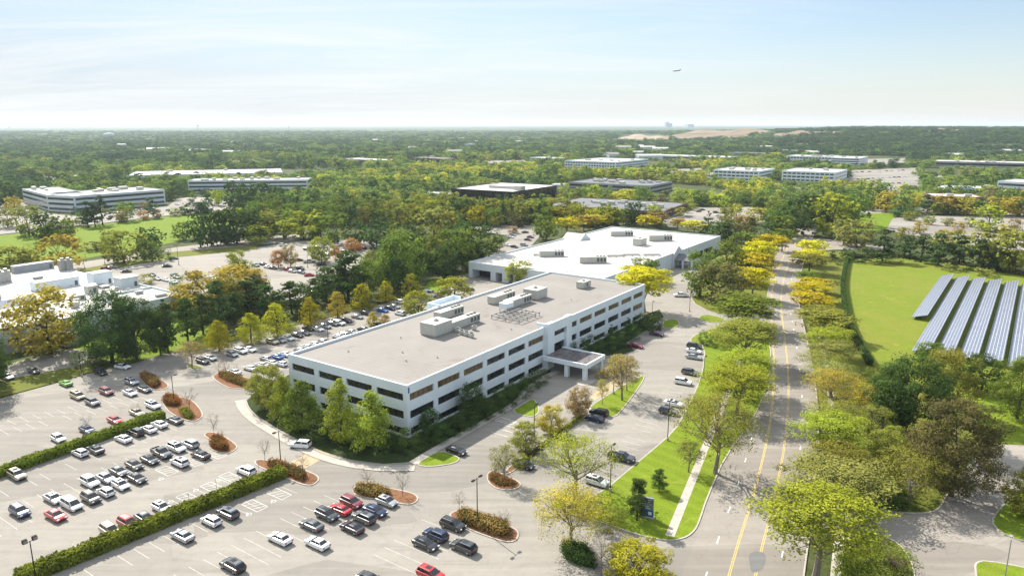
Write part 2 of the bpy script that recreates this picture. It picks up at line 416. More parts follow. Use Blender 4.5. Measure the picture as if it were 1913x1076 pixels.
ribbon('sidewalk', smoothline([G(*p) for p in ((1556, 1150), (1562, 1060), (1572, 960), (1568, 860), (1556, 760), (1535, 640), (1524, 560))], 2), 0, 1.7, -.008, 'concrete')
ribbon('kerb', RC, -9.5, .3, .10, 'concrete'); ribbon('kerb', RC[34:], 9.5, .3, .10, 'concrete')
# islands of the car park
ISL = {}
def lot_island(key, pxs, mat, sm=2): ISL[key] = poly(pxs, sm); return island(ISL[key], mat)
lot_island('a', [(658, 919), (660, 910), (668, 905), (694, 906), (764, 918), (781, 926), (782, 936), (766, 944), (740, 940), (665, 927)], 'mulch')
lot_island('b', [(836, 964), (846, 955), (862, 952), (905, 965), (961, 985), (971, 996), (966, 1010), (950, 1014), (928, 1009), (868, 987)], 'mulch')
lot_island('c', [(474, 866), (478, 859), (492, 858), (540, 868), (588, 884), (599, 894), (588, 906), (570, 908), (535, 894), (490, 876)], 'mulch')
lot_island('d', [(377, 814), (390, 806), (412, 810), (440, 828), (445, 836), (436, 844), (420, 849), (386, 838), (402, 826)], 'mulch')
lot_island('e', [(302, 752), (304, 742), (318, 739), (356, 744), (374, 762), (381, 776), (374, 783), (360, 789), (335, 782), (312, 768)], 'mulch')
lot_island('f', [(258, 704), (266, 699), (282, 700), (314, 716), (316, 723), (306, 728), (286, 730), (268, 716)], 'mulch')
lot_island('g', [(394, 706), (402, 699), (414, 694), (450, 702), (490, 714), (488, 724), (470, 730), (444, 726), (424, 725)], 'mulch')
lot_island('h', [(346, 686), (354, 680), (372, 683), (381, 687), (372, 691), (358, 691)], 'verge')
lot_island('i', [(909, 894), (910, 884), (920, 878), (950, 889), (974, 902), (973, 910), (958, 916), (930, 915), (914, 905)], 'mulch')
lot_island('median', [(1100, 764), (1106, 756), (1150, 728), (1200, 700), (1206, 703), (1196, 722), (1156, 775), (1146, 779), (1132, 778), (1108, 772)], 'lawn', 1)
lot_island('strip', [(938, 882), (981, 849), (1030, 812), (1085, 775), (1098, 774), (1090, 783), (1040, 818), (990, 856), (950, 888)], 'mulch', 1)
# planting beds round the main building
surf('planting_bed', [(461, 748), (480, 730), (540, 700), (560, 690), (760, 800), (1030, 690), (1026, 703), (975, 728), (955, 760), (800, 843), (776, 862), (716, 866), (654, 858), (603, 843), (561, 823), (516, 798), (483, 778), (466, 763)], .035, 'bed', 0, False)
bk = [G(*p) for p in ((459, 746), (466, 764), (484, 781), (516, 801), (561, 827), (604, 847), (654, 862), (716, 870), (776, 869))]
ribbon('sidewalk', smoothline(bk, 2), -1.6, 2.4, .10, 'concrete'); ribbon('kerb', smoothline(bk, 2), -.1, .3, .12, 'concrete')
ribbon('sidewalk', smoothline([G(*p) for p in ((770, 866), (800, 847), (880, 803), (975, 748), (990, 724), (1010, 708), (1042, 694))], 2), 0, 2.2, .11, 'concrete')
island(poly([(776, 868), (800, 852), (824, 841), (851, 851), (861, 857), (850, 866), (812, 872), (790, 872)], 1), 'lawn')
island(poly([(953, 770), (975, 755), (996, 744), (1003, 752), (1009, 765), (1004, 776), (990, 780)], 1), 'lawn')
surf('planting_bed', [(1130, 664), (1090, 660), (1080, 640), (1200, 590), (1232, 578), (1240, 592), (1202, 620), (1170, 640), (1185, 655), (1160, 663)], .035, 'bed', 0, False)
island(poly([(1236, 612), (1240, 598), (1262, 596), (1271, 604), (1264, 612), (1250, 614)], 1), 'lawn')
surf('canopy_landing', [(1074, 716), (1080, 708), (1135, 690), (1140, 694), (1110, 716), (1088, 722)], .09, 'concrete', 1, False)
surf('crosswalk', [(536, 866), (562, 879), (622, 846), (594, 836)], .008, 'pave', 0, False)
surf('crosswalk', [(1098, 742), (1120, 726), (1150, 706), (1166, 712), (1130, 738), (1112, 748)], .008, 'pave', 0, False)
# left side: verge, drive, building lawns
surf('grass_verge', [(-120, 778), (0, 742), (108, 713), (163, 697), (190, 690), (170, 684), (120, 688), (0, 712), (-120, 738)], .03, 'verge', 0, False)
surf('side_drive', [(-200, 735), (-60, 700), (0, 685), (60, 668), (135, 651), (160, 655), (185, 668), (170, 684), (120, 689), (0, 713), (-120, 740), (-200, 757)], .002, 'asphalt', 0, False)
surf('building_lawn', [(0, 683), (60, 667), (135, 650), (150, 640), (270, 590), (340, 560), (420, 600), (400, 650), (310, 660), (242, 679), (190, 672), (150, 655)], -.01, 'meadow', 0, False)
# rear car park, street and meadows on the left
surf('rear_parking_lot', [(168, 520), (190, 503), (330, 478), (470, 464), (560, 450), (700, 448), (720, 470), (660, 500), (585, 540), (560, 560), (500, 560), (300, 560)], .0, 'asphalt')
surf('street_verge', [(130, 505), (330, 468), (480, 455), (480, 466), (330, 481), (190, 506), (150, 520)], .01, 'verge', 0)
surf('side_street', [(-60, 528), (100, 497), (220, 480), (330, 462), (480, 444), (560, 438), (560, 449), (480, 458), (330, 470), (220, 490), (130, 507), (-60, 545)], .02, 'road')
surf('meadow', [(-250, 480), (-80, 452), (0, 440), (148, 424), (300, 406), (424, 396), (452, 402), (440, 425), (331, 452), (220, 472), (133, 488), (0, 508), (-250, 555)], .0, 'meadow')
surf('far_left_parking_lot', [(-250, 440), (-80, 400), (0, 378), (40, 372), (60, 396), (140, 404), (312, 386), (330, 373), (352, 368), (440, 372), (500, 366), (500, 384), (424, 394), (300, 404), (148, 422), (0, 438), (-250, 478)], .03, 'asphalt')
surf('dock_lot', [(830, 545), (850, 528), (876, 512), (960, 440), (900, 436), (880, 424), (1000, 418), (1010, 440), (990, 462), (960, 475), (900, 500), (1040, 505), (1000, 530)], .001, 'asphalt')
surf('dock_lawn', [(786, 548), (800, 527), (830, 515), (856, 520), (845, 532), (815, 545)], .04, 'meadow', 0, False)
surf('middle_parking_lot', [(1235, 412), (1290, 388), (1400, 387), (1460, 395), (1445, 414), (1290, 424), (1250, 424)], .03, 'asphalt')
surf('right_parking_lot', [(1655, 430), (1668, 408), (1700, 404), (1850, 402), (2060, 414), (2060, 480), (1840, 462), (1700, 440)], .03, 'asphalt')
surf('hill_lawn', [(1590, 432), (1590, 405), (1600, 395), (1690, 394), (1668, 408), (1655, 430)], .03, 'meadow')
surf('cross_street', [(1470, 462), (1480, 446), (1540, 446), (1600, 455), (1660, 462), (1650, 468), (1560, 466), (1500, 472)], .012, 'road')
surf('cross_street', [(1596, 394), (1700, 388), (1913, 394), (2100, 402), (2100, 410), (1913, 402), (1700, 396), (1600, 400)], .05, 'road')
surf('car_park_far_right', [(1570, 352), (1590, 318), (1710, 314), (1722, 348), (1660, 362)], .05, 'asphalt')

def line_marks(name, segs, w, z, mat):
    mb = MB()
    for a, b in segs:
        d = (b - a).normalized(); nn = Vector((-d.y, d.x, 0)) * (w / 2)
        mb.add([(*(a - nn).xy, z), (*(b - nn).xy, z), (*(b + nn).xy, z), (*(a + nn).xy, z)], [(0, 1, 2, 3)])
    return struct(mb.build(name, mat))
SD = -EY      # stalls run along the short building direction (to the lower right)
def stalls(p0, p1, length, side=1, step=2.75, mat='worn'):
    a, b = G(*p0), G(*p1); d = (b - a); L = d.length; d.normalize()
    segs = []
    for i in range(int(L / step) + 1):
        if random.random() < .12: continue
        p = a + d * (i * step); segs.append((p, p + SD * (length * side)))
    return line_marks('stall_line', segs, .12, .009, mat)
stalls((-60, 935), (330, 787), 5.2)
stalls((-20, 985), (356, 824), 5.4); stalls((-20, 985), (356, 824), 5.4, -1)
stalls((100, 1062), (470, 890), 5.2, -1)
stalls((90, 1092), (540, 902), 5.2)
stalls((330, 1110), (655, 930), 5.4); stalls((330, 1110), (655, 930), 5.4, -1)
stalls((660, 1120), (840, 975), 5.4); stalls((660, 1120), (840, 975), 5.4, -1)
stalls((-60, 800), (310, 720), 5.4); stalls((-60, 830), (300, 745), 5.2, -1)
stalls((410, 672), (800, 560), 5.2); stalls((430, 704), (560, 658), 5.2, -1)
stalls((1115, 940), (1310, 690), 5.4, -1); stalls((1000, 868), (1100, 785), 5.2)
line_marks('stall_line', [(G(930, 800) + EX * k * 2.7, G(930, 800) + EX * k * 2.7 + SD * 5) for k in range(-1, 3)], .12, .009, 'whitepaint')
# hatched access bays and wheelchair marks
for px, py in ((431, 891), (397, 910), (352, 930), (312, 879), (362, 862), (404, 848), (521, 922), (476, 944), (945, 786)):
    c = G(px, py); w, l = 1.25, 2.5; segs = []
    P = lambda u, v: c + EX * u + SD * v
    segs += [(P(-w, -l), P(w, -l)), (P(w, -l), P(w, l)), (P(w, l), P(-w, l)), (P(-w, l), P(-w, -l))]
    for k in (-1.7, -.5, .7): segs.append((P(-w, k), P(w, k + 1.2)))
    line_marks('access_bay_hatching', segs, .09, .011, 'whitepaint')
for px, py in ((407, 897), (366, 915), (301, 894), (319, 937), (511, 936), (465, 960)):
    c = G(px, py); segs = []
    for k in range(10):
        a0, a1 = k * .628, (k + 1) * .628
        if 3 <= k <= 4: continue
        segs.append((c + Vector((math.cos(a0), math.sin(a0), 0)) * .5, c + Vector((math.cos(a1), math.sin(a1), 0)) * .5))
    segs += [(c + EX * .1 - SD * .2, c + EX * .1 - SD * .95), (c + EX * .1 - SD * .2, c - EX * .45 - SD * .2), (c - EX * .45 - SD * .2, c - EX * .7 + SD * .4)]
    line_marks('wheelchair_mark', segs, .09, .012, 'whitepaint')

# ---------------------------------------------------------------- leaves, hedges, trees
def leaf_mesh(name, cen, nrm, size, var, mat, aspect=.7):
    n = len(cen); nrm = nrm / np.linalg.norm(nrm, axis=1, keepdims=True)
    r = RNG.normal(size=(n, 3)); t = np.cross(nrm, r); t /= np.linalg.norm(t, axis=1, keepdims=True) + 1e-9
    s = np.cross(nrm, t); sz = np.asarray(size).reshape(-1, 1) * .5
    t = t * sz; s = s * sz * aspect
    V = np.stack([cen - t, cen - s * 1.0 + t * .15, cen + t, cen + s * 1.0 - t * .1], axis=1).reshape(-1, 3).astype(np.float32)
    me = bpy.data.meshes.new(name)
    me.vertices.add(4 * n); me.vertices.foreach_set('co', V.ravel())
    me.loops.add(4 * n); me.loops.foreach_set('vertex_index', np.arange(4 * n, dtype=np.int32))
    me.polygons.add(n); me.polygons.foreach_set('loop_start', np.arange(0, 4 * n, 4, dtype=np.int32))
    try: me.polygons.foreach_set('loop_total', np.full(n, 4, dtype=np.int32))
    except Exception: pass
    at = me.attributes.new('var', 'FLOAT', 'FACE'); at.data.foreach_set('value', np.clip(var, 0, 1).astype(np.float32))
    me.materials.append(M[mat] if isinstance(mat, str) else mat)
    me.update(calc_edges=True); return me
def prof(shape, t):
    t = np.asarray(t)
    if shape in ('round', 'bush'): return np.sqrt(np.clip(1 - (2 * t - 1) ** 2, 0, 1)) ** .8
    if shape == 'pear': return np.clip((1 - t), 0, 1) ** .7 * np.minimum(1, (t / .18 + .15)) ** .6 * 1.12
    if shape == 'pyr': return 1.12 * np.clip((1 - t), 0, 1) ** .68 * np.minimum(1, (t / .2 + .25)) ** .6
    if shape == 'spruce': return np.clip(1 - t, 0, 1) ** .9
    if shape == 'locust': return np.clip(1 - t ** 5, 0, 1) ** .5 * (.58 + t * .52)
    if shape == 'pine': return np.clip(1 - t, 0, 1) ** .45 * np.minimum(1, .5 + t * 1.8) * (0.72 + .28 * np.sin(t * 23))
    return np.sqrt(np.clip(1 - (2 * t - 1) ** 2, 0, 1)) ** .7
NOMW, NOMH = 10.0, 12.0
ZB = dict(round=.08, bush=-.12, pear=.09, pyr=.06, spruce=.03, locust=.33, pine=.12, sparse=.24, bare=.3)
def crown_data(shape, nclump, nleaf, leaf, seed):
    rg = np.random.default_rng(seed)
    zb = ZB[shape] * NOMH; hh = NOMH - zb
    t = rg.uniform(.02, .98, nclump) if shape not in ('locust', 'sparse') else np.clip(rg.beta(2.0, 1.1, nclump), .02, .98)
    if shape in ('pear', 'spruce', 'pyr'): t = rg.beta(1.0, 1.4, nclump) * .97
    ang = rg.uniform(0, 2 * np.pi, nclump)
    lob = 1 + .16 * np.sin(ang * 3 + seed) * np.sin(t * 7 + seed * 2) + .10 * np.sin(ang * 5 + seed * 1.7 + t * 9)
    rad = prof(shape, t) * NOMW / 2 * lob
    fr = np.sqrt(rg.uniform(.18 if shape != 'bush' else .5, 1, nclump)) * .92
    if shape in ('locust', 'sparse'): fr = np.sqrt(rg.uniform(.05, 1, nclump)) * .94
    C = np.stack([np.cos(ang) * rad * fr, np.sin(ang) * rad * fr, zb + t * hh * .97], 1)
    cr = NOMW * (.105 if nclump > 100 else .125 if nclump > 50 else .17) * rg.uniform(.65, 1.4, nclump)
    cr = np.minimum(cr, .25 + rad * .6)
    flat = {'pine': .42, 'locust': .45, 'spruce': .45, 'sparse': .6}.get(shape, .8)
    k = max(1, nleaf // nclump)
    d = rg.normal(size=(nclump, k, 3)); d /= np.linalg.norm(d, axis=2, keepdims=True)
    rr = rg.uniform(.25, 1, (nclump, k, 1)) ** .45
    P = C[:, None, :] + d * rr * cr[:, None, None] * np.array([1, 1, flat])
    out = C - np.array([0, 0, zb + hh * .4]); out /= np.linalg.norm(out, axis=1, keepdims=True) + 1e-9
    nr = d * .8 + out[:, None, :] * .5 + np.array([0, 0, .55]) + rg.normal(size=d.shape) * .55
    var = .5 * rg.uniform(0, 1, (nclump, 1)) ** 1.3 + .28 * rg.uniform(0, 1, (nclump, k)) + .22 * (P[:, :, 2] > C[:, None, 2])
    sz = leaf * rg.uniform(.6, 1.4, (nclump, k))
    return C, cr, P.reshape(-1, 3), nr.reshape(-1, 3), sz.reshape(-1), var.reshape(-1)
def trunk_mesh(shape, C, seed, mat):
    rg = random.Random(seed); mb = MB(); tall = shape in ('spruce', 'pine', 'pear', 'pyr')
    r0 = .26 if shape not in ('bare',) else .16
    top = NOMH * (.82 if tall else .42)
    lean = Vector((rg.uniform(-.3, .3), rg.uniform(-.3, .3), 0))
    pts = [Vector((0, 0, -.3)), Vector((0, 0, .5)), lean * .5 + Vector((0, 0, top * .5)), lean + Vector((0, 0, top))]
    rs = [r0 * 1.35, r0, r0 * .78, r0 * (.25 if tall else .55)]
    for a, b, ra, rb in zip(pts, pts[1:], rs, rs[1:]): mb.tube(a, b, ra, rb, 7, 0, False)
    idx = list(range(len(C))); rg.shuffle(idx)
    nl = {'bare': 46, 'sparse': 40, 'locust': 26, 'round': 18, 'pine': 22, 'bush': 8}.get(shape, 14)
    mains = []
    for i in idx[:7 if not tall else nl]:
        c = Vector(C[i]); zs = (top * rg.uniform(.55, 1.0)) if not tall else min(top * .98, max(1, c.z - rg.uniform(0, 1.0)))
        b = lean * (zs / top) + Vector((0, 0, zs)); mid = b.lerp(c, .5) + Vector((0, 0, rg.uniform(.1, .5) if not tall else -.1))
        ra = r0 * (.42 if not tall else .2)
        mb.tube(b, mid, ra, ra * .6, 5, 0, False); mb.tube(mid, c, ra * .6, ra * .22, 5, 0, False); mains.append((b, mid, c, ra))
    if not tall:
        for i in idx[7:nl]:
            c = Vector(C[i]); m = min(mains, key=lambda q: (q[1] - c).length); b = m[0].lerp(m[1], rg.uniform(.4, 1.0))
            mid = b.lerp(c, .55) + Vector((rg.uniform(-.3, .3), rg.uniform(-.3, .3), .25)); ra = m[3] * .5
            mb.tube(b, mid, ra, ra * .6, 4, 0, False); mb.tube(mid, c, ra * .6, ra * .25, 4, 0, False)
            if shape in ('bare', 'sparse', 'locust'):
                for _ in range(4 if shape == 'bare' else 2):
                    e = c + Vector((rg.uniform(-1, 1), rg.uniform(-1, 1), rg.uniform(-.2, 1.1))); mb.tube(mid.lerp(c, rg.uniform(.2, 1)), e, .035, .015, 3, 0, False)
    return mb.mesh('trunk', mat)
SPEC = {  # clumps, leaves, leaf size per detail level (near, mid, far)
    'round': ((110, 11000, .30), (75, 3200, .52), (44, 700, 1.05)), 'pear': ((95, 8500, .30), (70, 2400, .5), (36, 560, .95)),
    'pyr': ((100, 9500, .32), (70, 2600, .5), (36, 560, .95)), 'locust': ((120, 7600, .28), (110, 4200, .42), (50, 760, .95)),
    'pine': ((90, 8000, .30), (64, 2200, .52), (34, 520, .95)), 'spruce': ((80, 3600, .42), (64, 2000, .5), (34, 480, .9)),
    'sparse': ((130, 4200, .25), (80, 1700, .38), (40, 420, .8)), 'bare': ((60, 260, .2), (40, 160, .25), (30, 80, .5)), 'bush': ((60, 4200, .32), (40, 1400, .6), (24, 380, 1.2))}
for k_ in list(SPEC): a_ = SPEC[k_][0]; SPEC[k_] = SPEC[k_] + ((int(a_[0] * 1.35), int(a_[1] * 1.9), a_[2] * .74),)
PROTO = {}
def proto(shape, lod, var):
    k = (shape, lod, var)
    if k not in PROTO:
        nc, nl, ls = SPEC[shape][lod]; seed = hash((len(shape), ord(shape[0]), lod, var)) % 9973 + var * 131
        C, cr, P, nr, sz, va = crown_data(shape, nc, nl, ls, seed)
        PROTO[k] = (leaf_mesh('crown_' + shape, P, nr, sz, va, 'leaf_wood'), trunk_mesh(shape, C, seed, 'barkpale' if shape in ('sparse', 'bare', 'locust') else 'bark'))
    return PROTO[k]
SHW = dict(round='round tree', pear='teardrop tree', pyr='upright tree', locust='spreading tree', pine='ragged pine tree', spruce='conical conifer', sparse='half bare tree', bare='bare young tree', bush='rounded bush')
SHN = dict(round='broadleaf_tree', pear='pear_tree', pyr='upright_tree', locust='locust_tree', pine='pine_tree', spruce='spruce_tree', sparse='thinning_tree', bare='young_tree', bush='bush')
CLW = dict(dark='dark green', green='mid green', lime='bright lime green', yellow='bright yellow', gold='golden', olive='olive green', rust='rusty orange', tan='tan brown', pale='pale green', pine='dark green', brown='brownish green', pear='yellow green', leafy='fresh green', hedge='green', redshrub='red brown', orangeshrub='orange brown')
NTREE = 0
def tree(shape, colr, x, y, h, w, phrase, group, lod=None, z=0, label=None):
    global NTREE
    NTREE += 1
    d = math.hypot(x, y)
    if lod is None: lod = 0 if d < 260 else (1 if d < 430 else 2)
    if lod == 0 and w > 12.5: lod = 3
    cm, tm = proto(shape, lod, NTREE % 3)
    ht = SHW[shape]
    o = thing(SHN[shape], None, 'bush' if shape == 'bush' else 'tree', (x, y, z), random.uniform(0, 6.28), group)
    a = random.uniform(.9, 1.1)
    c = obj('crown', cm, o); c.scale = (w / NOMW * a, w / NOMW / a, h / NOMH)
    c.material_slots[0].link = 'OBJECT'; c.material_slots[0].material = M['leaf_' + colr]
    if shape != 'bush':
        t = obj('trunk', tm, o); k = h / NOMH; t.scale = (w / NOMW * a, w / NOMW / a, k)
    if label: o['label'] = label
    else: pend(o, (CLW[colr] + ' ' + ht) if shape != 'bare' else ht, phrase)
    return o
def trees(group, phrase, rows):
    for r in rows:
        sh, colr, xb, yb, yt, w = r[:6]
        p = G(xb, yb); h = max(1.0, height_of(xb, yb, yt)); wm = w / scale_at(p.x, p.y) * (1.16 if sh not in ('bare', 'pear') else 1.06); h *= 1.03
        tree(sh, colr, p.x, p.y, h, wm, phrase, group)
def leafy_box(name, pts, h, mat, density=30, leaf=.5, bump=.42, parent=None, coremat='leaf_dark', topmat=None):
    """clipped shrubbery: leaf faces over the top and sides of a block, on a solid core"""
    p = ccw([Vector((a.x, a.y, 0)) for a in pts]); cen, nr = [], []
    n = len(p)
    for i in range(n):
        a, b = p[i - 1], p[i]; L = (b - a).length; out = Vector(((b - a).y, -(b - a).x, 0)).normalized()
        for _ in range(int(L * h * density)):
            q = a.lerp(b, random.random()); z = random.random() * h
            cen.append((q.x + out.x * random.uniform(-.25, bump), q.y + out.y * random.uniform(-.25, bump), z)); nr.append((out.x + random.gauss(0, .5), out.y + random.gauss(0, .5), .5 + random.gauss(0, .4)))
    xs = [a.x for a in p]; ys = [a.y for a in p]; A = (max(xs) - min(xs)) * (max(ys) - min(ys)); k = 0
    for _ in range(int(A * density)):
        x = random.uniform(min(xs), max(xs)); y = random.uniform(min(ys), max(ys))
        if inside(p, x, y):
            zz = h + .22 * math.sin(x * 1.7 + y) * math.sin(y * 1.3) * bump * 2
            cen.append((x, y, zz + random.uniform(-.2, bump))); nr.append((random.gauss(0, .5), random.gauss(0, .5), 1))
    cen = np.array(cen); nr = np.array(nr); var = RNG.uniform(0, 1, len(cen)) * .6 + .4 * (np.sin(cen[:, 0] * .8 + cen[:, 1] * .5) * .5 + .5)
    me = leaf_mesh(name, cen, nr, leaf * RNG.uniform(.6, 1.4, len(cen)), var, mat)
    o = obj(name, me, parent)
    core = MB(); q = offset(p, .25); core.prism([(a.x, a.y) for a in q], 0, h - .15); core.build('branches', coremat, o)
    return o
def strip(p0, p1, w):
    a, b = G(*p0), G(*p1); d = (b - a).normalized(); nn = Vector((-d.y, d.x, 0)) * w
    k = max(2, int((b - a).length / 4)); L = [a.lerp(b, i / k) for i in range(k + 1)]
    return [q + nn * (1 + .12 * math.sin(i * 2.1)) for i, q in enumerate(L)] + [q for q in L[::-1]]
tag(leafy_box('hedge', strip((-90, 925), (309, 781), 2.6), 1.6, 'leaf_hedge'), 'long clipped green hedge across the upper part of the near car park', 'hedge')
tag(leafy_box('hedge', strip((40, 1096), (536, 892), 2.9), 1.9, 'leaf_hedge'), 'long clipped green hedge running up from the bottom edge of the photo', 'hedge')
tag(leafy_box('hedge', [G(*p) for p in ((855, 967), (866, 960), (950, 985), (952, 1000), (935, 1003), (858, 977))], 1.7, 'leaf_orangeshrub', 26, .3), 'boxy orange brown hedge round a lamp post on an island', 'hedge')
tag(leafy_box('shrub_bed', [G(*p) for p in ((662, 918), (668, 910), (700, 910), (728, 920), (724, 930), (700, 930), (672, 926))], 1.2, 'leaf_orangeshrub', 26, .3), 'orange brown shrub bed beside the parked maroon and silver cars', 'shrubs')
tag(leafy_box('shrub_bed', [G(*p) for p in ((500, 866), (520, 864), (565, 880), (572, 892), (566, 900), (540, 890), (506, 874))], 1.1, 'leaf_orangeshrub', 26, .3), 'orange brown shrub bed at the upper end of the lower hedge', 'shrubs')
tag(leafy_box('shrub_bed', [G(*p) for p in ((393, 834), (396, 824), (412, 822), (424, 830), (424, 842), (408, 843))], 1.6, 'leaf_redshrub', 30, .3), 'round red brown shrub bed on a small island in the near car park', 'shrubs')
tag(leafy_box('shrub_bed', [G(*p) for p in ((304, 750), (312, 742), (330, 744), (338, 754), (330, 760), (312, 758))], 1.4, 'leaf_redshrub', 30, .3), 'red brown shrub bed at the foot of a lamp post, end of upper hedge', 'shrubs')
tag(leafy_box('shrub_bed', [G(*p) for p in ((335, 768), (350, 764), (362, 778), (356, 784), (342, 780))], 1.0, 'leaf_olive', 30, .3), 'low olive shrub bed at the end of the upper hedge', 'shrubs')
tag(leafy_box('shrub_bed', [G(*p) for p in ((262, 705), (272, 701), (290, 708), (300, 718), (288, 726), (274, 718))], 1.5, 'leaf_orangeshrub', 30, .3), 'orange brown shrub mound beside silver and charcoal cars, back aisle', 'shrubs')
tag(leafy_box('shrub_bed', [G(*p) for p in ((408, 702), (416, 698), (450, 708), (462, 716), (452, 722), (424, 712))], 1.2, 'leaf_orangeshrub', 30, .3), 'orange brown shrub bed below three bare saplings near the rear aisle', 'shrubs')
tag(leafy_box('shrub_bed', [G(*p) for p in ((465, 716), (478, 708), (500, 716), (498, 730), (480, 732))], 1.3, 'leaf_olive', 30, .3), 'olive yellow shrub bed at the front left corner of the main building', 'shrubs')
tag(leafy_box('shrub_bed', [G(*p) for p in ((914, 896), (914, 888), (922, 884), (942, 892), (966, 902), (958, 909), (930, 908))], .5, 'leaf_orangeshrub', 30, .3), 'low orange brown ground cover on the rounded island end', 'shrubs')
tag(leafy_box('shrub_bed', [G(*p) for p in ((960, 872), (985, 852), (1035, 815), (1040, 818), (992, 856), (970, 876))], .9, 'leaf_brown', 26, .3), 'brownish low shrub row along the planted strip by the drive', 'shrubs')
tag(leafy_box('shrub_bed', [G(*p) for p in ((1040, 810), (1060, 796), (1084, 780), (1090, 783), (1066, 799), (1046, 814))], 1.0, 'leaf_olive', 26, .3), 'olive low shrub row near two dark parked cars', 'shrubs')
tag(leafy_box('shrub_bed', [G(*p) for p in ((1048, 1026), (1062, 1020), (1092, 1028), (1112, 1046), (1112, 1062), (1080, 1056), (1056, 1044))], 1.6, 'leaf_dark', 30, .3), 'dark green trimmed shrub bed under a half bare tree, bottom of photo', 'shrubs')
FH = [(1584.5, 487), (1582, 500), (1578, 520), (1576.5, 540), (1580, 565), (1588, 605), (1600, 634), (1614, 658), (1630, 684)]
fl = smoothline([G(*p) for p in FH], 2)
tag(leafy_box('hedge', [p + Vector((.0, 0, 0)) for p in along(fl, .1)] + along(fl, -1.5)[::-1], 2.4, 'leaf_dark', 14, .45, .15), 'narrow dark hedge curving along the left edge of the solar meadow', 'hedge')
fl = [G(*p) for p in ((1590, 482), (1660, 480), (1720, 486), (1800, 497), (1905, 514), (2000, 530))]
tag(leafy_box('hedge', along(fl, 2.6) + fl[::-1], 1.8, 'leaf_brown', 9, .6, .5), 'low brownish hedge along the back of the solar meadow', 'hedge')
# dark foundation shrubs of the main building (kept as single plants)

# ---------------------------------------------------------------- main building
Nc = G(759.5, 720.4, 13.6)
MBL = thing('office_building', 'long white three storey office with grey roof and front canopy', 'building', (Nc.x, Nc.y, 0), AL)
BL, BD, BH = 137.5, 43.8, 13.6
wl = MB()
wu = [(1.0, 9.9), (11.5, 20.5), (22.2, 30.8), (32.6, 41.3), (43.1, 51.9), (53.6, 62.2), (77.8, 83.2), (85.2, 93.8), (95.6, 104.2), (106.2, 114.6), (116.7, 125.3), (127.1, 135.6)]
wv = [(1.3, 10.2), (11.9, 21.0), (22.7, 31.6), (33.4, 42.3)]
FL = [(.45, 2.3), (4.6, 6.75), (9.3, 11.2)]
for z0, z1 in ((-.2, .45), (2.3, 4.6), (6.75, 9.3), (11.2, 12.9)): wl.box((0, 0, z0), (BL, BD, z1), 0)
def gaps(iv, L):
    g = []; c = 0
    for a, b in iv: g.append((c, a)); c = b
    g.append((c, L)); return g
PD = .7
for z0, z1 in FL:
    for a, b in gaps(wu, BL):
        wl.box((a, 0, z0), (b, PD, z1)); wl.box((a, BD - PD, z0), (b, BD, z1))
    for a, b in gaps(wv, BD):
        a = max(a, PD); b = min(b, BD - PD)
        if b > a: wl.box((0, a, z0), (PD, b, z1)); wl.box((BL - PD, a, z0), (BL, b, z1))
wl.build('wall', 'white', MBL)
pp = MB(); t = .45
pp.box((0, 0, 12.9), (BL, t, BH)); pp.box((0, BD - t, 12.9), (BL, BD, BH)); pp.box((0, t, 12.9), (t, BD - t, BH)); pp.box((BL - t, t, 12.9), (BL, BD - t, BH))
pp.build('parapet', 'white', MBL)
rf = MB(); rf.box((t, t, 12.9), (BL - t, BD - t, 12.93)); rf.build('roof', 'roofgrey', MBL)
def window(u0, u1, z0, z1, face, bronze, n=5):
    mb = MB(); d0, d1 = .38, .5
    m = {'S': lambda u, d, z: (u, d, z), 'N': lambda u, d, z: (u, BD - d, z), 'W': lambda u, d, z: (d, u, z), 'E': lambda u, d, z: (BL - d, u, z)}[face]
    def bx(u0, u1, d0, d1, z0, z1, mi):
        a, b = m(u0, d0, z0), m(u1, d1, z1); mb.box(tuple(map(min, a, b)), tuple(map(max, a, b)), mi)
    bx(u0 - .02, u1 + .02, d0, d1, z0 - .02, z1 + .02, 0)
    for i in range(1, n): u = u0 + (u1 - u0) * i / n; bx(u - .05, u + .05, d0 - .06, d0 + .02, z0, z1, 1)
    bx(u0 - .02, u1 + .02, d0 - .05, d0 + .02, z1 - .09, z1 + .02, 1)
    return mb.build('window', ['bronzeglass' if bronze else 'glass', 'mullion'], MBL)
for fi, (z0, z1) in enumerate(FL):
    for i, (a, b) in enumerate(wu):
        window(a, b, z0, z1, 'S', (fi == 2 and i in (0, 1, 2, 5, 7, 8, 9, 10, 11)) or (fi == 1 and i == 11)); window(a, b, z0, z1, 'N', False)
    for a, b in wv: window(a, b, z0, z1, 'W', False); window(a, b, z0, z1, 'E', False)
en = MB()   # entrance tower
en.box((62.6, -1.4, -.2), (66.4, -.005, 14.6)); en.box((74.0, -1.4, -.2), (77.4, -.005, 14.6)); en.box((66.4, -1.4, 11.5), (74.0, -.7, 14.6)); en.box((66.4, -.6, 7.0), (74, -.005, 9.5))
for a, b in (((62.6, 0, 13.61), (63.0, 3, 14.6)), ((66.4, -.69, 11.5), (74, -.005, 11.9))): en.box(a, b)
en.build('entrance_tower', 'white', MBL)
eg = MB(); eg.box((66.4, -.35, 9.5), (74, -.1, 11.5)); eg.box((66.4, -.35, -.2), (74, -.1, 7.0)); 
for k in range(1, 5): eg.box((66.4 + k * 1.52 - .06, -.45, -.1), (66.4 + k * 1.52 + .06, -.36, 7.0), 1)
eg.build('entrance_glazing', ['glass', 'mullion'], MBL)
ca = thing('entrance_canopy', None, None); ca.parent = MBL
for k in ('label', 'category', 'group'): 
    if k in ca: del ca[k]
mb = MB(); x0, x1, y0, y1 = 59.6, 71.6, -16.7, -1.41
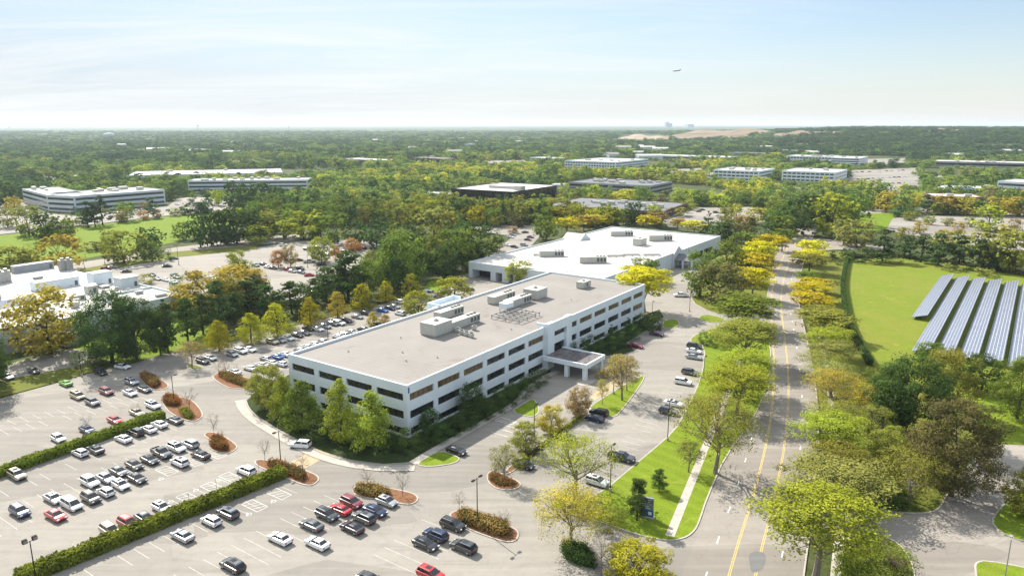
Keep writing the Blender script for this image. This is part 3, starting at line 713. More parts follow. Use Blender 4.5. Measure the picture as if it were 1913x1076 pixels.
mb.box((x0, y0, 3.9), (x1, y0 + .5, 5.3)); mb.box((x0, y0 + .5, 3.9), (x0 + .5, y1, 5.3)); mb.box((x1 - .5, y0 + .5, 3.9), (x1, y1, 5.3)); mb.box((x0 + .5, y0 + .5, 4.3), (x1 - .5, y1, 4.9), 0, None, 1)
mb.build('canopy_roof', ['white', 'roofcanopy'], ca)
for x, y in ((60.6, -15.7), (70.6, -15.7), (70.6, -11.5), (60.6, -9.5)):
    mb = MB(); mb.box((x - .6, y - .6, 0), (x + .6, y + .6, 3.9)); mb.build('column', 'white', ca)
rp = MB()
for a, b in (((63.5, BD + .005, -.2), (78, BD + 5, 12.8)), ((63.5, BD + 4.6, 12.8), (78, BD + 5, 14.3)), ((63.5, BD - 1, 13.61), (63.9, BD + 4.6, 14.3)), ((77.6, BD + 1.5, 12.81), (78, BD + 4.6, 14.3))): rp.box(a, b)
rp.build('stair_tower', 'white', MBL)
sg = MB()   # blue emblem near the corner: plain blue vertical mark
sg.box((.45, -.03, 11.45), (.95, -.002, 12.9)); sg.build('blue_emblem', 'bluepaint', MBL)

def roof_unit(frame, x, y, z, l, w, h, label, group, kind='long', rz=0):
    """packaged rooftop machine in a building's local frame"""
    p = frame @ Vector((x, y, z)); ang = frame.to_euler().z + rz
    o = thing('rooftop_unit', label, 'rooftop unit', p, ang, group)
    kb = MB(); kb.box((-l / 2 + .15, -w / 2 + .15, 0), (l / 2 - .15, w / 2 - .15, .35)); kb.build('mounting_kerb', 'galv', o)
    cb = MB(); cb.box((-l / 2, -w / 2, .35), (l / 2, w / 2, h))
    if kind == 'long':
        k = int(l / 1.6)
        for i in range(k):
            xx = -l / 2 + (i + .5) * l / k
            cb.box((xx - .04, -w / 2 - .03, .4), (xx + .04, -w / 2, h - .05)); cb.box((xx - .04, w / 2, .4), (xx + .04, w / 2 + .03, h - .05))
    cb.box((-l / 2 - .08, -w / 2 - .08, h), (l / 2 + .08, w / 2 + .08, h + .07)); cb.build('cabinet', 'metal', o)
    if kind != 'box':
        gr = MB()
        for i in range(3 if l > 6 else 1):
            xx = l / 2 - .9 - i * 1.7 if l > 6 else 0
            gr.box((xx - .6, -w / 2 - .05, .8), (xx + .6, -w / 2 - .032, h - .5))
            fn = MB(); fn.tube((xx, 0, h + .08), (xx, 0, h + .4), min(.55, w * .4), min(.55, w * .4), 12); fn.build('fan', 'metaldark', o)
        gr.build('fan_grille', 'metaldark', o)
    else:
        v = MB(); v.box((-.6, -.5, h + .08), (.6, .5, h + .5)); v.tube((0, 0, h + .5), (0, 0, h + .75), .35, .35, 10); v.build('exhaust_cap', 'galv', o)
    return o
FM = Matrix.Translation((Nc.x, Nc.y, 0)) @ Matrix.Rotation(AL, 4, 'Z')
g = 'machines on the grey office roof'
roof_unit(FM, 40, 24.6, 12.93, 7.8, 6, 3.9, 'large square beige penthouse unit nearest on the grey office roof', g, 'box')
roof_unit(FM, 51.3, 23.4, 12.93, 14.2, 3.2, 2.7, 'long beige roof unit attached behind the nearest penthouse unit', g)
roof_unit(FM, 57.3, 33.8, 12.93, 12, 3, 2.7, 'long beige roof unit beside the low parapet of the rear stair tower', g)
roof_unit(FM, 96, 24.8, 12.93, 7, 6, 3.6, 'square grey penthouse unit at the far end of the middle machines', g, 'box')
roof_unit(FM, 83.5, 24.2, 12.93, 13.5, 3.2, 2.7, 'long beige roof unit next to the far square penthouse', g)
roof_unit(FM, 85, 32.2, 12.93, 13, 3, 2.7, 'long beige roof unit in the middle group, farther from entrance side', g)
roof_unit(FM, 121, 18.5, 12.93, 6, 3.2, 2.6, 'small lone beige roof unit near the far end of the grey roof', g)
for i, (x, y) in enumerate(((44.6, 20.0), (43.4, 17.5), (43.0, 15.4), (42.6, 13.2), (49.4, 17.3))):
    roof_unit(FM, x, y, 12.93, 1.2, 1.2, 1.3, None, 'small condensers on the grey office roof', 'small'); pend(bpy.context.scene.objects[-1] if False else COL.objects[[o.name for o in COL.objects if o.name.startswith('rooftop_unit')][-1]], 'small condenser', 'beside the nearest penthouse on the grey roof')
tk = thing('water_tank', 'boxy white tank above a steel frame on the grey office roof', 'tank', FM @ Vector((74, 22.4, 12.93)), AL)
mb = MB(); mb.box((-2, -1.6, 1.1), (2, 1.6, 3.0)); mb.box((-2.08, -1.68, 3.0), (2.08, 1.68, 3.1)); mb.build('tank', 'white', tk)
mb = MB()
for x in (-1.8, 1.8):
    for y in (-1.4, 1.4): mb.box((x - .1, y - .1, 0), (x + .1, y + .1, 1.1))
mb.build('stand', 'galv', tk)
fr = thing('steel_frame', 'empty raised steel support frame on the grey office roof', 'steel frame', FM @ Vector((69, 15.5, 12.93)), AL)
mb = MB()
for i in range(6): x = -6 + i * 2.4; mb.box((x - .12, -6, .9), (x + .12, 5.2, 1.2))
for i in range(5): y = -5.8 + i * 2.7; mb.box((-6.3, y - .1, 1.21), (6.3, y + .1, 1.45))
mb.build('beams', 'galv', fr)
mb = MB()
for x in (-6, -1.2, 3.6, 6):
    for y in (-5.8, -.4, 5): mb.box((x - .1, y - .1, 0), (x + .1, y + .1, .9))
mb.build('posts', 'galv', fr)
def vents(frame, lst, z, phrase, group):
    for x, y in lst:
        p = frame @ Vector((x, y, z)); o = thing('roof_vent', None, 'roof vent', p, 0, group)
        mb = MB(); mb.tube((0, 0, 0), (0, 0, .35), .12, .12, 8); mb.tube((0, 0, .35), (0, 0, .55), .26, .2, 8); mb.build('vent_pipe', 'galv', o)
        pend(o, 'short dark vent pipe', phrase)
vents(FM, ((12, 33), (15, 14), (20, 20), (30, 30), (56, 8), (100, 12), (108, 30), (22, 9)), 12.93, 'on the grey office roof', 'vent pipes on the grey office roof')

# ---------------------------------------------------------------- white roofed second building
A2 = G(875.4, 488.7, 8); F2 = Matrix.Translation((A2.x, A2.y, 0)) @ Matrix.Rotation(R(55.2), 4, 'Z'); F2i = F2.inverted()
B2 = thing('warehouse_building', 'big low building with a bright white roof and loading docks', 'building', (A2.x, A2.y, 0), R(55.2))
L2, D2, H2 = 156, 74.5, 8.0
mb = MB()
mb.box((6, -D2, -.2), (L2, 0, 7.3)); mb.box((0, -D2, 4.4), (6, 0, 7.3))
for y0, y1 in ((-2.2, 0), (-16.6, -13.6), (-24.5, -20.5), (-74.5, -27)): mb.box((0, y0, -.2), (6, y1, 4.4))
for a, b in (((0, -D2, 7.3), (L2, -D2 + .4, H2)), ((0, -.4, 7.3), (L2, 0, H2)), ((0, -D2 + .4, 7.3), (.4, -.4, H2)), ((L2 - .4, -D2 + .4, 7.3), (L2, -.4, H2))): mb.box(a, b)
mb.build('wall', 'white2', B2)
mb = MB(); mb.box((.4, -D2 + .4, 7.3), (L2 - .4, -.4, 7.34)); mb.build('roof', 'roofwhite', B2)
for i, (x0, x1) in enumerate(((96, 110), (112, 126), (128, 142), (10, 24), (28, 42))):
    mb = MB(); mb.box((x0, -D2 - .06, .2), (x1, -D2 - .01, 3.4)); 
    for k in range(1, 8): mb.box((x0 + k * (x1 - x0) / 8 - .05, -D2 - .1, .2), (x0 + k * (x1 - x0) / 8 + .05, -D2 - .061, 3.4), 1)
    mb.build('window', ['glass', 'mullion'], B2)
mb = MB(); mb.box((5.9, -13.5, 0), (5.99, -2.3, 4.3)); mb.build('loading_bay', 'trim', B2)
mb = MB(); mb.box((5.9, -20.4, 0), (5.99, -16.7, 4.3)); mb.build('loading_bay', 'trim', B2)
def gable(x, y, w, back, front, h0, h1, mat, parent, name, roofm):
    s = -1 if front < back else 1
    mb = MB(); vs = [(x - w / 2, back, h0), (x + w / 2, back, h0), (x, back, h1), (x - w / 2, front, h0), (x + w / 2, front, h0), (x, front, h1)]
    mb.add(vs, [(0, 1, 2), (3, 5, 4)], 0); mb.add(vs, [(0, 2, 5, 3), (1, 4, 5, 2)], 1); return mb.build(name, [mat, roofm], parent)
gp = F2i @ G(1264, 470, 8); gx = gp.x
gable(gx, 0, 13, -D2 + 12, -D2 - .8, 7.35, 11.2, 'white2', B2, 'gable', 'roofwhite')
mb = MB(); mb.box((gx - 6.5, -D2 - .8, 0), (gx - 4.2, -D2 - .01, 7.35)); mb.box((gx + 4.2, -D2 - .8, 0), (gx + 6.5, -D2 - .01, 7.35)); mb.box((gx - 4.2, -D2 - .8, 3.8), (gx + 4.2, -D2 - .01, 7.35)); mb.build('gable_wall', 'white2', B2)
gable(gx, 0, 11, -D2 - .81, -D2 - 11, 4.4, 7.2, 'white2', B2, 'porch_roof', 'roofdark')
for x, y in ((gx - 5, -D2 - 10.4), (gx + 5, -D2 - 10.4), (gx - 5, -D2 - 5.5), (gx + 5, -D2 - 5.5)):
    mb = MB(); mb.box((x - .4, y - .4, 0), (x + .4, y + .4, 4.4)); mb.build('column', 'white2', B2)
gp = F2i @ G(1032, 440, 8); gable(gp.x, 0, 13, -12, .8, 7.35, 11, 'white2', B2, 'gable', 'roofwhite')
g = 'machines on the white warehouse roof'
for px, py, l, w, h, lab, kd in ((1030, 479, 13, 3.2, 3, 'long beige roof unit on the white roof near its left edge', 'long'), (1107, 491, 13.5, 3.4, 3.2, 'long beige roof unit nearest the grey office on the white roof', 'long'),
        (1161, 441, 14, 3.2, 3, 'long beige roof unit farthest back on the white roof', 'long'), (1195, 458, 8, 5, 4, 'stubby boxy unit in the middle of the white roof', 'box'), (1233, 450, 14, 3.4, 3.4, 'long beige roof unit on the white roof nearest its right end', 'long')):
    q = F2i @ G(px, py, 7.34); roof_unit(F2, q.x, q.y, 7.34, l, w, h, lab, g, kd, R(-50) if l > 9 else 0)
    p = F2 @ Vector((q.x, q.y, 7.34))
for i, (px, py) in enumerate(((1150, 480), (1180, 478), (1218, 478), (1245, 462), (1012, 478))):
    q = G(px, py, 7.34); o = thing('pipe_rack', None, 'pipe rack', q, R(5), 'pipe racks on the white roof')
    mb = MB()
    for k in range(4): mb.box((-4.5, k * 1.3 - 2, .5), (4.5, k * 1.3 - 1.75, .75))
    for x in (-4, 0, 4): mb.box((x - .1, -2.1, 0), (x + .1, 2.3, .49))
    mb.build('rails', 'galv', o); pend(o, 'low grey pipe rack', 'on the white warehouse roof')
q = [F2i @ G(px, py, 7.34) for px, py in ((978, 486), (1060, 470), (1115, 460), (1135, 455), (1112, 466), (1090, 505), (1075, 508), (1068, 509), (1060, 509), (1109, 507), (1210, 468), (1240, 474), (1255, 450))]
vents(F2, [(a.x, a.y) for a in q], 7.34, 'on the white warehouse roof', 'vent pipes on the white warehouse roof')

# ---------------------------------------------------------------- generic far buildings
BUILT = []; LOW = []
def building(name, label, front, end, h, depth, floors=2, wall='white2', roof='roofwhite', glass='bandglass', units=0, cat='building', wz=.45, margin=6, frontclear=14, cells=0, group=None, align=False):
    """box block from two roof corners of the wall that faces the viewer"""
    a = G(front[0], front[1], h); b = G(end[0], end[1], h)
    if align:
        dd = -EY; k = 1.0
        while PX(*(a + dd * k))[0] < end[0] and k < 400: k += 1.0
        b = a + dd * k
    d = b - a; L = d.length; ang = math.atan2(d.y, d.x)
    o = thing(name, label, cat, (a.x, a.y, 0), ang, group)
    f = Matrix.Translation((a.x, a.y, 0)) @ Matrix.Rotation(ang, 4, 'Z')
    cs = [f @ Vector(p) for p in ((-margin, -frontclear, 0), (L + margin, -frontclear, 0), (L + margin, depth + margin, 0), (-margin, depth + margin, 0))]
    CLEAR.append(ccw(cs)); BUILT.append(o)
    v = Vector((-a.x, -a.y, 0)).normalized() * (a.length * .115 * h / 14)
    LOW.append(ccw([f @ Vector((-margin, -2, 0)), f @ Vector((L + margin, -2, 0)), (f @ Vector((L + margin * 2, 0, 0))) + v, (f @ Vector((-margin * 2, 0, 0))) + v]))
    e = f @ Vector((L, 0, 0)); e2 = f @ Vector((L, depth, 0)); LOW.append(ccw([e, e2, e2 + v, e + v])); e2 = f @ Vector((0, depth, 0)); e = f @ Vector((0, 0, 0)); LOW.append(ccw([e, e2, e2 + v, e + v]))
    pt = .5
    mb = MB(); mb.box((0, 0, -.3), (L, depth, h - .7)); 
    for p, q in (((0, 0, h - .7), (L, pt, h)), ((0, depth - pt, h - .7), (L, depth, h)), ((0, pt, h - .7), (pt, depth - pt, h)), ((L - pt, pt, h - .7), (L, depth - pt, h))): mb.box(p, q)
    mb.build('wall', wall, o)
    mb = MB(); mb.box((pt, pt, h - .7), (L - pt, depth - pt, h - .62)); mb.build('roof', roof, o)
    fh = (h - 1) / floors if floors else 0
    for k in range(floors):
        z0 = k * fh + fh * (.5 - wz / 2) + .2; z1 = z0 + fh * wz
        for side in ('front', 'near', 'far'):
            mb = MB(); n = 1
            span = L if side == 'front' else depth
            c = cells and max(2, int(span / cells)) or 1
            for i in range(c):
                u0 = 1.2 + i * (span - 2.4) / c + (.6 if cells else 0); u1 = 1.2 + (i + 1) * (span - 2.4) / c - (.6 if cells else 0)
                if side == 'front': mb.box((u0, -.05, z0), (u1, .02, z1))
                elif side == 'near': mb.box((-.05, u0, z0), (.02, u1, z1))
                else: mb.box((L - .02, u0, z0), (L + .05, u1, z1))
            mb.build('window', glass, o)
    rg = random.Random(int(a.x))
    for k in range(units):
        x = rg.uniform(.1, .9) * L; y = rg.uniform(.2, .8) * depth; l = rg.uniform(3, 8); w = rg.uniform(2.5, 5)
        mb = MB(); mb.box((x - l / 2, y - w / 2, h - .62), (x + l / 2, y + w / 2, h + rg.uniform(1, 2.6))); mb.build('rooftop_box', 'metal', o)
    return o, f, L
for q in ([(1230, 318), (1310, 314), (1318, 325), (1240, 330)], [(1590, 298), (1690, 296), (1702, 307), (1600, 308)], [(900, 301), (980, 299), (988, 308), (905, 310)], [(420, 301), (520, 298), (528, 306), (430, 309)], [(80, 330), (150, 326), (160, 338), (70, 342)], [(1700, 330), (1760, 328), (1768, 340), (1705, 342)], [(1658, 345), (1684, 343), (1690, 384), (1652, 384)], [(1440, 352), (1500, 350), (1506, 360), (1446, 362)]):
    surf('far_parking_lot', q, .06, 'asphalt'); c_ = CLEAR[-1]; m_ = sum((p for p in c_), Vector()) / len(c_); LOW.append(ccw([p + Vector((0, -m_.length * .05, 0)) + (p - m_) * .15 for p in c_]))
rg5 = random.Random(77); FARH = []
for i in range(40):
    px = rg5.uniform(1120, 1900) if i < 24 else rg5.uniform(20, 1120); py = rg5.uniform(263, 298) if px > 1120 else rg5.uniform(256, 290)
    w_, d_ = rg5.uniform(22, 60), rg5.uniform(14, 30); p = G(px, py)
    if hasattr(p, 'x') and px > 1450 and py < 284: continue
    FARH.append((px, py, w_, d_)); k_ = p.length * .06
    CLEAR.append(ccw([p + Vector(q) for q in ((-w_ / 2 - 6, -14, 0), (w_ / 2 + 6, -14, 0), (w_ / 2 + 6, d_, 0), (-w_ / 2 - 6, d_, 0))])); LOW.append(ccw([p + Vector(q) for q in ((-w_ / 2, -k_, 0), (w_ / 2, -k_, 0), (w_ / 2, 0, 0), (-w_ / 2, 0, 0))]))
# far-left glass band offices
building('office_building', 'white three storey office wing, chamfered entrance, left beyond the meadow', (138, 366.5), (307, 354), 14, 50, 3, units=9)
o4, f4, L4 = building('office_building', 'pale office wing at the far left with cars parked before it', (41, 352.7), (86.6, 364), 14, 30, 3, units=3, frontclear=6)
building('entrance_block', 'angled entrance block joining two pale office wings, far left', (86.6, 364.2), (138, 366.7), 14.2, 26, 3, units=0, frontclear=20)
building('office_building', 'white band windowed office in front of the long white warehouse', (350, 337.6), (574, 335.6), 13.5, 32, 3, units=12)
building('warehouse_building', 'long low warehouse with blazing white roof behind the band windowed office', (236, 328), (528, 322), 8, 95, 1, units=5, wz=.2)
# black glass box and neighbours
o7, f7, L7 = building('glass_office', 'dark brown mirror glass office with cream flat roof', (843, 352), (958, 358.5), 12, 92, 3, 'blackglass', 'roofwhite', 'blackglass', 4, wz=.86, frontclear=45)
mb = MB(); mb.box((25, 30, 11.4), (60, 45, 14)); mb.box((62, 20, 11.4), (70, 28, 15.5)); mb.build('rooftop_plant', 'metal', o7)
mb = MB(); mb.box((L7 - 6, 88, -.3), (L7 + 5, 98, 13)); mb.build('stair_tower', 'white2', o7)
o8, f8, L8 = building('low_building', 'low dark building with a broad slate grey roof dotted with vents', (1018, 383), (1236.6, 395.6), 6, 78, 1, 'brick', 'roofdark', 'blackglass', 14, wz=.4, frontclear=40)
building('office_building', 'grey two storey office half hidden behind a row of pines', (1062, 340), (1215, 347), 10, 70, 2, 'greywall', 'roofdark', 'blackglass', 16, frontclear=22)
building('office_building', 'wide white office with square windows beyond yellow trees, centre distance', (1055, 300), (1150, 308.5), 14, 130, 3, 'white', 'roofwhite', 'bandglass', 6, cells=5, frontclear=18, align=True)
building('office_building', 'white office block with punched windows, left one of a pair', (1333, 317), (1418, 321), 14, 75, 3, 'white', 'roofwhite', 'bandglass', 8, cells=6, frontclear=30, align=True)
building('office_building', 'white office block with punched windows, right one of a pair', (1461, 319), (1560, 323), 14, 80, 3, 'white', 'roofwhite', 'bandglass', 3, cells=6, frontclear=40, align=True)
building('office_building', 'long pale office with stepped roofs below the wooded hill', (1470, 291), (1560, 294), 13, 60, 2, 'white', 'roofwhite', 'bandglass', 7, cells=6, frontclear=50, align=True)
building('office_building', 'banded white office right of the stepped pale office', (1552, 294.5), (1606, 299), 13, 90, 3, 'white', 'roofwhite', 'bandglass', 3, frontclear=50, align=True)
building('brick_building', 'brown brick building with a plain white roof among golden trees', (1742, 366), (1836, 368.5), 8, 34, 2, 'brick', 'roofwhite', 'blackglass', 2, cells=7, frontclear=14)
building('long_building', 'long low white building behind the brown brick building', (1768, 350), (1872, 352), 7, 30, 1, 'white', 'roofwhite', 'bandglass', 1, frontclear=20)
building('office_building', 'white building cut by the right photo edge', (1864, 338), (1990, 345), 12, 50, 2, 'white', 'roofwhite', 'bandglass', 4, frontclear=20)
building('flat_building', 'wide thin white roofed building below the hill at far right', (1748, 301), (1925, 305), 9, 60, 1, 'greywall', 'roofwhite', 'blackglass', 8, frontclear=70)
building('warehouse_building', 'row of low white roofs in the middle distance right of centre', (1215, 290), (1360, 294), 8, 60, 1, 'white2', 'roofwhite', 'bandglass', 6, frontclear=40)
building('warehouse_building', 'blue grey low shed before the bare hillside', (1362, 285), (1450, 287), 8, 50, 1, 'greywall', 'roofdark', 'bandglass', 0, frontclear=40)
building('low_building', 'small tan roofed building in the woods left of centre', (635, 296), (708, 300), 9, 45, 1, 'brick', 'roofwhite', 'blackglass', 2, frontclear=50)
building('brick_building', 'red brick low building in the woods near the centre', (765, 294), (830, 297), 10, 40, 1, 'brick', 'roofgrey', 'blackglass', 4, frontclear=50)
building('low_building', 'small white office front among trees left of the wide white office', (990, 294), (1030, 296), 9, 40, 2, 'white', 'roofwhite', 'bandglass', 1, frontclear=40)
building('house', 'low pale building by golden trees between two white offices', (1314, 323), (1336, 327), 6, 20, 1, 'white2', 'roofwhite', 'bandglass', 0, frontclear=10)
building('house', 'low cream building behind trees at left of the glass office', (790, 361), (842, 362), 5, 20, 1, 'white2', 'roofwhite', 'bandglass', 0, frontclear=10)
# left white laboratory complex
T = G(344, 548.7, 8); F3 = Matrix.Translation((T.x, T.y, 0)) @ Matrix.Rotation(AL, 4, 'Z'); F3i = F3.inverted()
B3 = thing('laboratory_building', 'sprawling low white building crowded with roof plant at the left edge', 'building', (T.x, T.y, 0), AL)
CLEAR.append(ccw([F3 @ Vector(p) for p in ((8, -8, 0), (8, 118, 0), (-110, 118, 0), (-110, -8, 0))]))
mb = MB(); mb.box((-100, 0, -.3), (0, 110, 7.2)); mb.box((-100, 0, 7.2), (0, .4, 8)); mb.box((-.4, .4, 7.2), (0, 75, 8)); mb.box((-100, .4, 7.2), (-99.6, 110, 8)); mb.box((-24, .4, 7.2), (-23.6, 24, 8.1)); mb.box((-23.6, 23.6, 7.2), (-.4, 24, 8.1))
mb.build('wall', 'white2', B3)
mb = MB()
mb.box((-100, -.08, -.3), (-.2, -.01, 3.2)); mb.build('grey_plinth', 'greywall', B3)
mb = MB(); mb.box((-99.6, .4, 7.2), (-.4, 110, 7.23)); mb.build('roof', 'roofwhite', B3)
mb = MB(); mb.box((-50, -9, -.3), (-44, -.1, 4)); mb.build('entrance_porch', 'greywall', B3)
mb = MB(); mb.box((-50.06, -7, .2), (-50.01, -2, 3)); 
for k in range(3): mb.box((-50.1, -7 + k * 2.4, .2), (-50.061, -6.85 + k * 2.4, 3), 1)
mb.build('entrance_door', ['glass', 'white'], B3)
for x in (-95, -88, -80, -72, -64, -34, -26, -18):
    mb = MB(); mb.box((x, -.14, 3.4), (x + 3.2, -.09, 4.6)); mb.build('window', 'glass', B3)
rg = random.Random(15)
def roof_box(px, py, l, w, h, mat, label, rz=0, name='roof_plant_room', split=0):
    q = F3i @ G(px, py, 7.23); o = thing(name, label, 'roof plant', F3 @ Vector((q.x, q.y, 7.23)), AL + rz, 'plant on the laboratory roof')
    mb = MB(); mb.box((-l / 2, -w / 2, 0), (l / 2, w / 2, h))
    k = int(l / 1.2)
    for i in range(k): x = -l / 2 + (i + .5) * l / k; mb.box((x - .05, -w / 2 - .04, .1), (x + .05, -w / 2, h - .1))
    mb.build('cabinet', mat, o)
    mb = MB(); mb.box((-l / 2 - .15, -w / 2 - .15, h), (l / 2 + .15, w / 2 + .15, h + .15)); mb.build('lid', 'roofwhite', o)
    mb = MB(); mb.box((l / 2 - 2, -w / 2 - .08, .2), (l / 2 - .8, -w / 2 - .041, min(h - .3, 2.2))); mb.build('door', 'metaldark', o); return o
roof_box(104, 537, 17, 6, 3.6, 'white', 'long white plant room in the middle of the laboratory roof')
roof_box(188, 530, 8, 6, 5.2, 'white', 'tall white windowless box right of the long plant room')
roof_box(237, 535, 7.5, 6, 4.2, 'white2', 'square pale box near the right end of the laboratory roof')
roof_box(146, 560, 5, 2.6, 1.8, 'metal', 'small grey air handler on the open white roof')
roof_box(171, 547, 4, 3.4, 3.0, 'metal', 'stubby grey louvred box between plant rooms')
roof_box(62, 505, 17, 4, 3.2, 'greywall', 'long grey plant room along the back edge of the laboratory roof', R(0))
for i, (px, py) in enumerate(((118, 505), (129, 504), (2, 529), (13, 526))):
    q = G(px, py, 7.23); o = thing('cooling_tower', None, 'cooling tower', q, AL, 'cooling towers on the laboratory roof')
    mb = MB(); mb.box((-1.4, -1.4, 0), (1.4, 1.4, 5)); 
    for k in range(5): mb.box((-1.5, -1.5, .5 + k), (1.5, 1.5, .65 + k))
    mb.build('casing', 'galv', o); mb = MB(); mb.tube((0, 0, 5), (0, 0, 5.9), 1.0, .8, 12); mb.build('fan_stack', 'galv', o)
    pend(o, 'bluish steel cooling tower', 'at the back of the laboratory roof')
for i in range(16):
    x, y = rg.uniform(-70, -4), rg.choice((rg.uniform(6, 22), rg.uniform(40, 104))); l = rg.uniform(1.6, 4.5); w_ = rg.uniform(1.4, 2.6); h_ = rg.uniform(1.0, 2.4)
    o = thing('roof_air_handler', None, 'roof plant', F3 @ Vector((x, y, 7.23)), AL, 'air handlers on the laboratory roof')
    mb = MB(); mb.box((-l / 2, -w_ / 2, .25), (l / 2, w_ / 2, h_)); mb.build('casing', rg.choice(('metal', 'galv', 'greywall')), o); mb = MB(); mb.box((-l / 2 + .2, -w_ / 2 + .2, 0), (l / 2 - .2, w_ / 2 - .2, .25)); mb.build('stand', 'galv', o)
    pend(o, 'small boxy air handler', 'on the laboratory roof')
q = G(18, 572, 7.23); o = thing('skylight', 'sloping blue glazed skylight at the left edge of the laboratory roof', 'skylight', q, AL)
mb = MB(); mb.add([(-9, -3, 0), (9, -3, 0), (9, 3, 0), (-9, 3, 0), (-9, 0, 2.6), (9, 0, 2.6)], [(0, 1, 5, 4), (2, 3, 4, 5), (0, 4, 3), (1, 2, 5)]); mb.build('glazing', 'solar', o)
mb = MB()
for k in range(8): x = -9 + k * 18 / 7; mb.tube((x, -3, .05), (x, 0, 2.68), .08, .08, 4); mb.tube((x, 3, .05), (x, 0, 2.68), .08, .08, 4)
mb.build('glazing_bars', 'white', o)
rg = random.Random(5)
vents(F3, [(rg.uniform(-60, -3), rg.uniform(4, 60)) for _ in range(26)], 7.23, 'on the laboratory roof', 'small vents on the laboratory roof')
for i in range(12):
    x, y = rg.uniform(-40, -8), rg.uniform(26, 33)
    o = thing('roof_fan', None, 'roof fan', F3 @ Vector((x, y, 7.23)), 0, 'roof fans before the long plant room')
    mb = MB(); mb.box((-.7, -.7, 0), (.7, .7, .8)); mb.build('base', 'metal', o); mb = MB(); mb.tube((0, 0, .8), (0, 0, 1.2), .6, .7, 12); mb.build('fan_cowl', 'metaldark', o)
    pend(o, 'squat roof fan', 'before the long white plant room')

# ---------------------------------------------------------------- solar rows
DU = Vector((math.cos(R(54)), math.sin(R(54)), 0)); DV = Vector((DU.y, -DU.x, 0))
for i in range(9):
    off = -34.4 + i * 6.65; s0 = 315 if i == 0 else 266; s1 = 414 + 0 * i; L = s1 - s0
    base = DU * s0 + DV * off
    o = thing('solar_array', None, 'solar panels', base, R(54), 'rows of solar panels on the meadow')
    W = 5.7; tl = R(17); lo = .9
    mb = MB(); vs = [(0, 0, lo), (L, 0, lo), (L, -W * math.cos(tl), lo + W * math.sin(tl)), (0, -W * math.cos(tl), lo + W * math.sin(tl))]
    mb.add(vs + [(x, y, z - .07) for x, y, z in vs], [(3, 2, 1, 0), (4, 5, 6, 7), (0, 1, 5, 4), (1, 2, 6, 5), (2, 3, 7, 6), (3, 0, 4, 7)], 0)
    for k in range(1, 6): mb.m[-k] = 1
    me = mb.mesh('panel_table', ['solar', 'metaldark']); uv = me.uv_layers.new(name='UVMap')
    for po in me.polygons:
        for li in po.loop_indices:
            co = me.vertices[me.loops[li].vertex_index].co; uv.data[li].uv = (co.x, -co.y / math.cos(tl))
    obj('panel_table', me, o)
    pm = None
    for k in range(int(L / 9)):
        x = 3 + k * 9
        mb = MB(); mb.tube((x, -3.3, 0), (x, -3.3, lo + 3.3 * math.tan(tl) - .1), .08, .08, 6); mb.tube((x, -1.0, 0), (x, -1.0, lo + math.tan(tl) - .1), .08, .08, 6); mb.tube((x, -.3, lo), (x, -4.1, lo + 4.1 * math.tan(tl) - .12), .06, .06, 4)
        mb.build('post', 'galv', o)
    pend(o, 'long row of blue solar panels' if i else 'shortest row of blue solar panels', 'on the green meadow')

# ---------------------------------------------------------------- cars
def loft(mb, prof_pts, W, mi=0, ins=.14, shrink=.055):
    """lower body: side outline carried across the width with rounded flanks"""
    n = len(prof_pts); cx = sum(p[0] for p in prof_pts) / n; cz = sum(p[1] for p in prof_pts) / n
    ys = (-W / 2, -W / 2 + ins, W / 2 - ins, W / 2); vs = []
    for k, y in enumerate(ys):
        s = 1 - shrink if k in (0, 3) else 1
        for x, z in prof_pts: vs.append((cx + (x - cx) * (s if k in (1, 2) else 1 - shrink * .6), y, cz + (z - cz) * (s if k in (1, 2) else 1 - shrink * 1.6)))
    fs = []
    for k in range(3):
        for i in range(n): j = (i + 1) % n; fs.append((k * n + i, k * n + j, (k + 1) * n + j, (k + 1) * n + i))
    fs += [tuple(range(n - 1, -1, -1)), tuple(range(3 * n, 4 * n))]
    fs = [f[::-1] for f in fs]
    mb.add(vs, fs, mi)
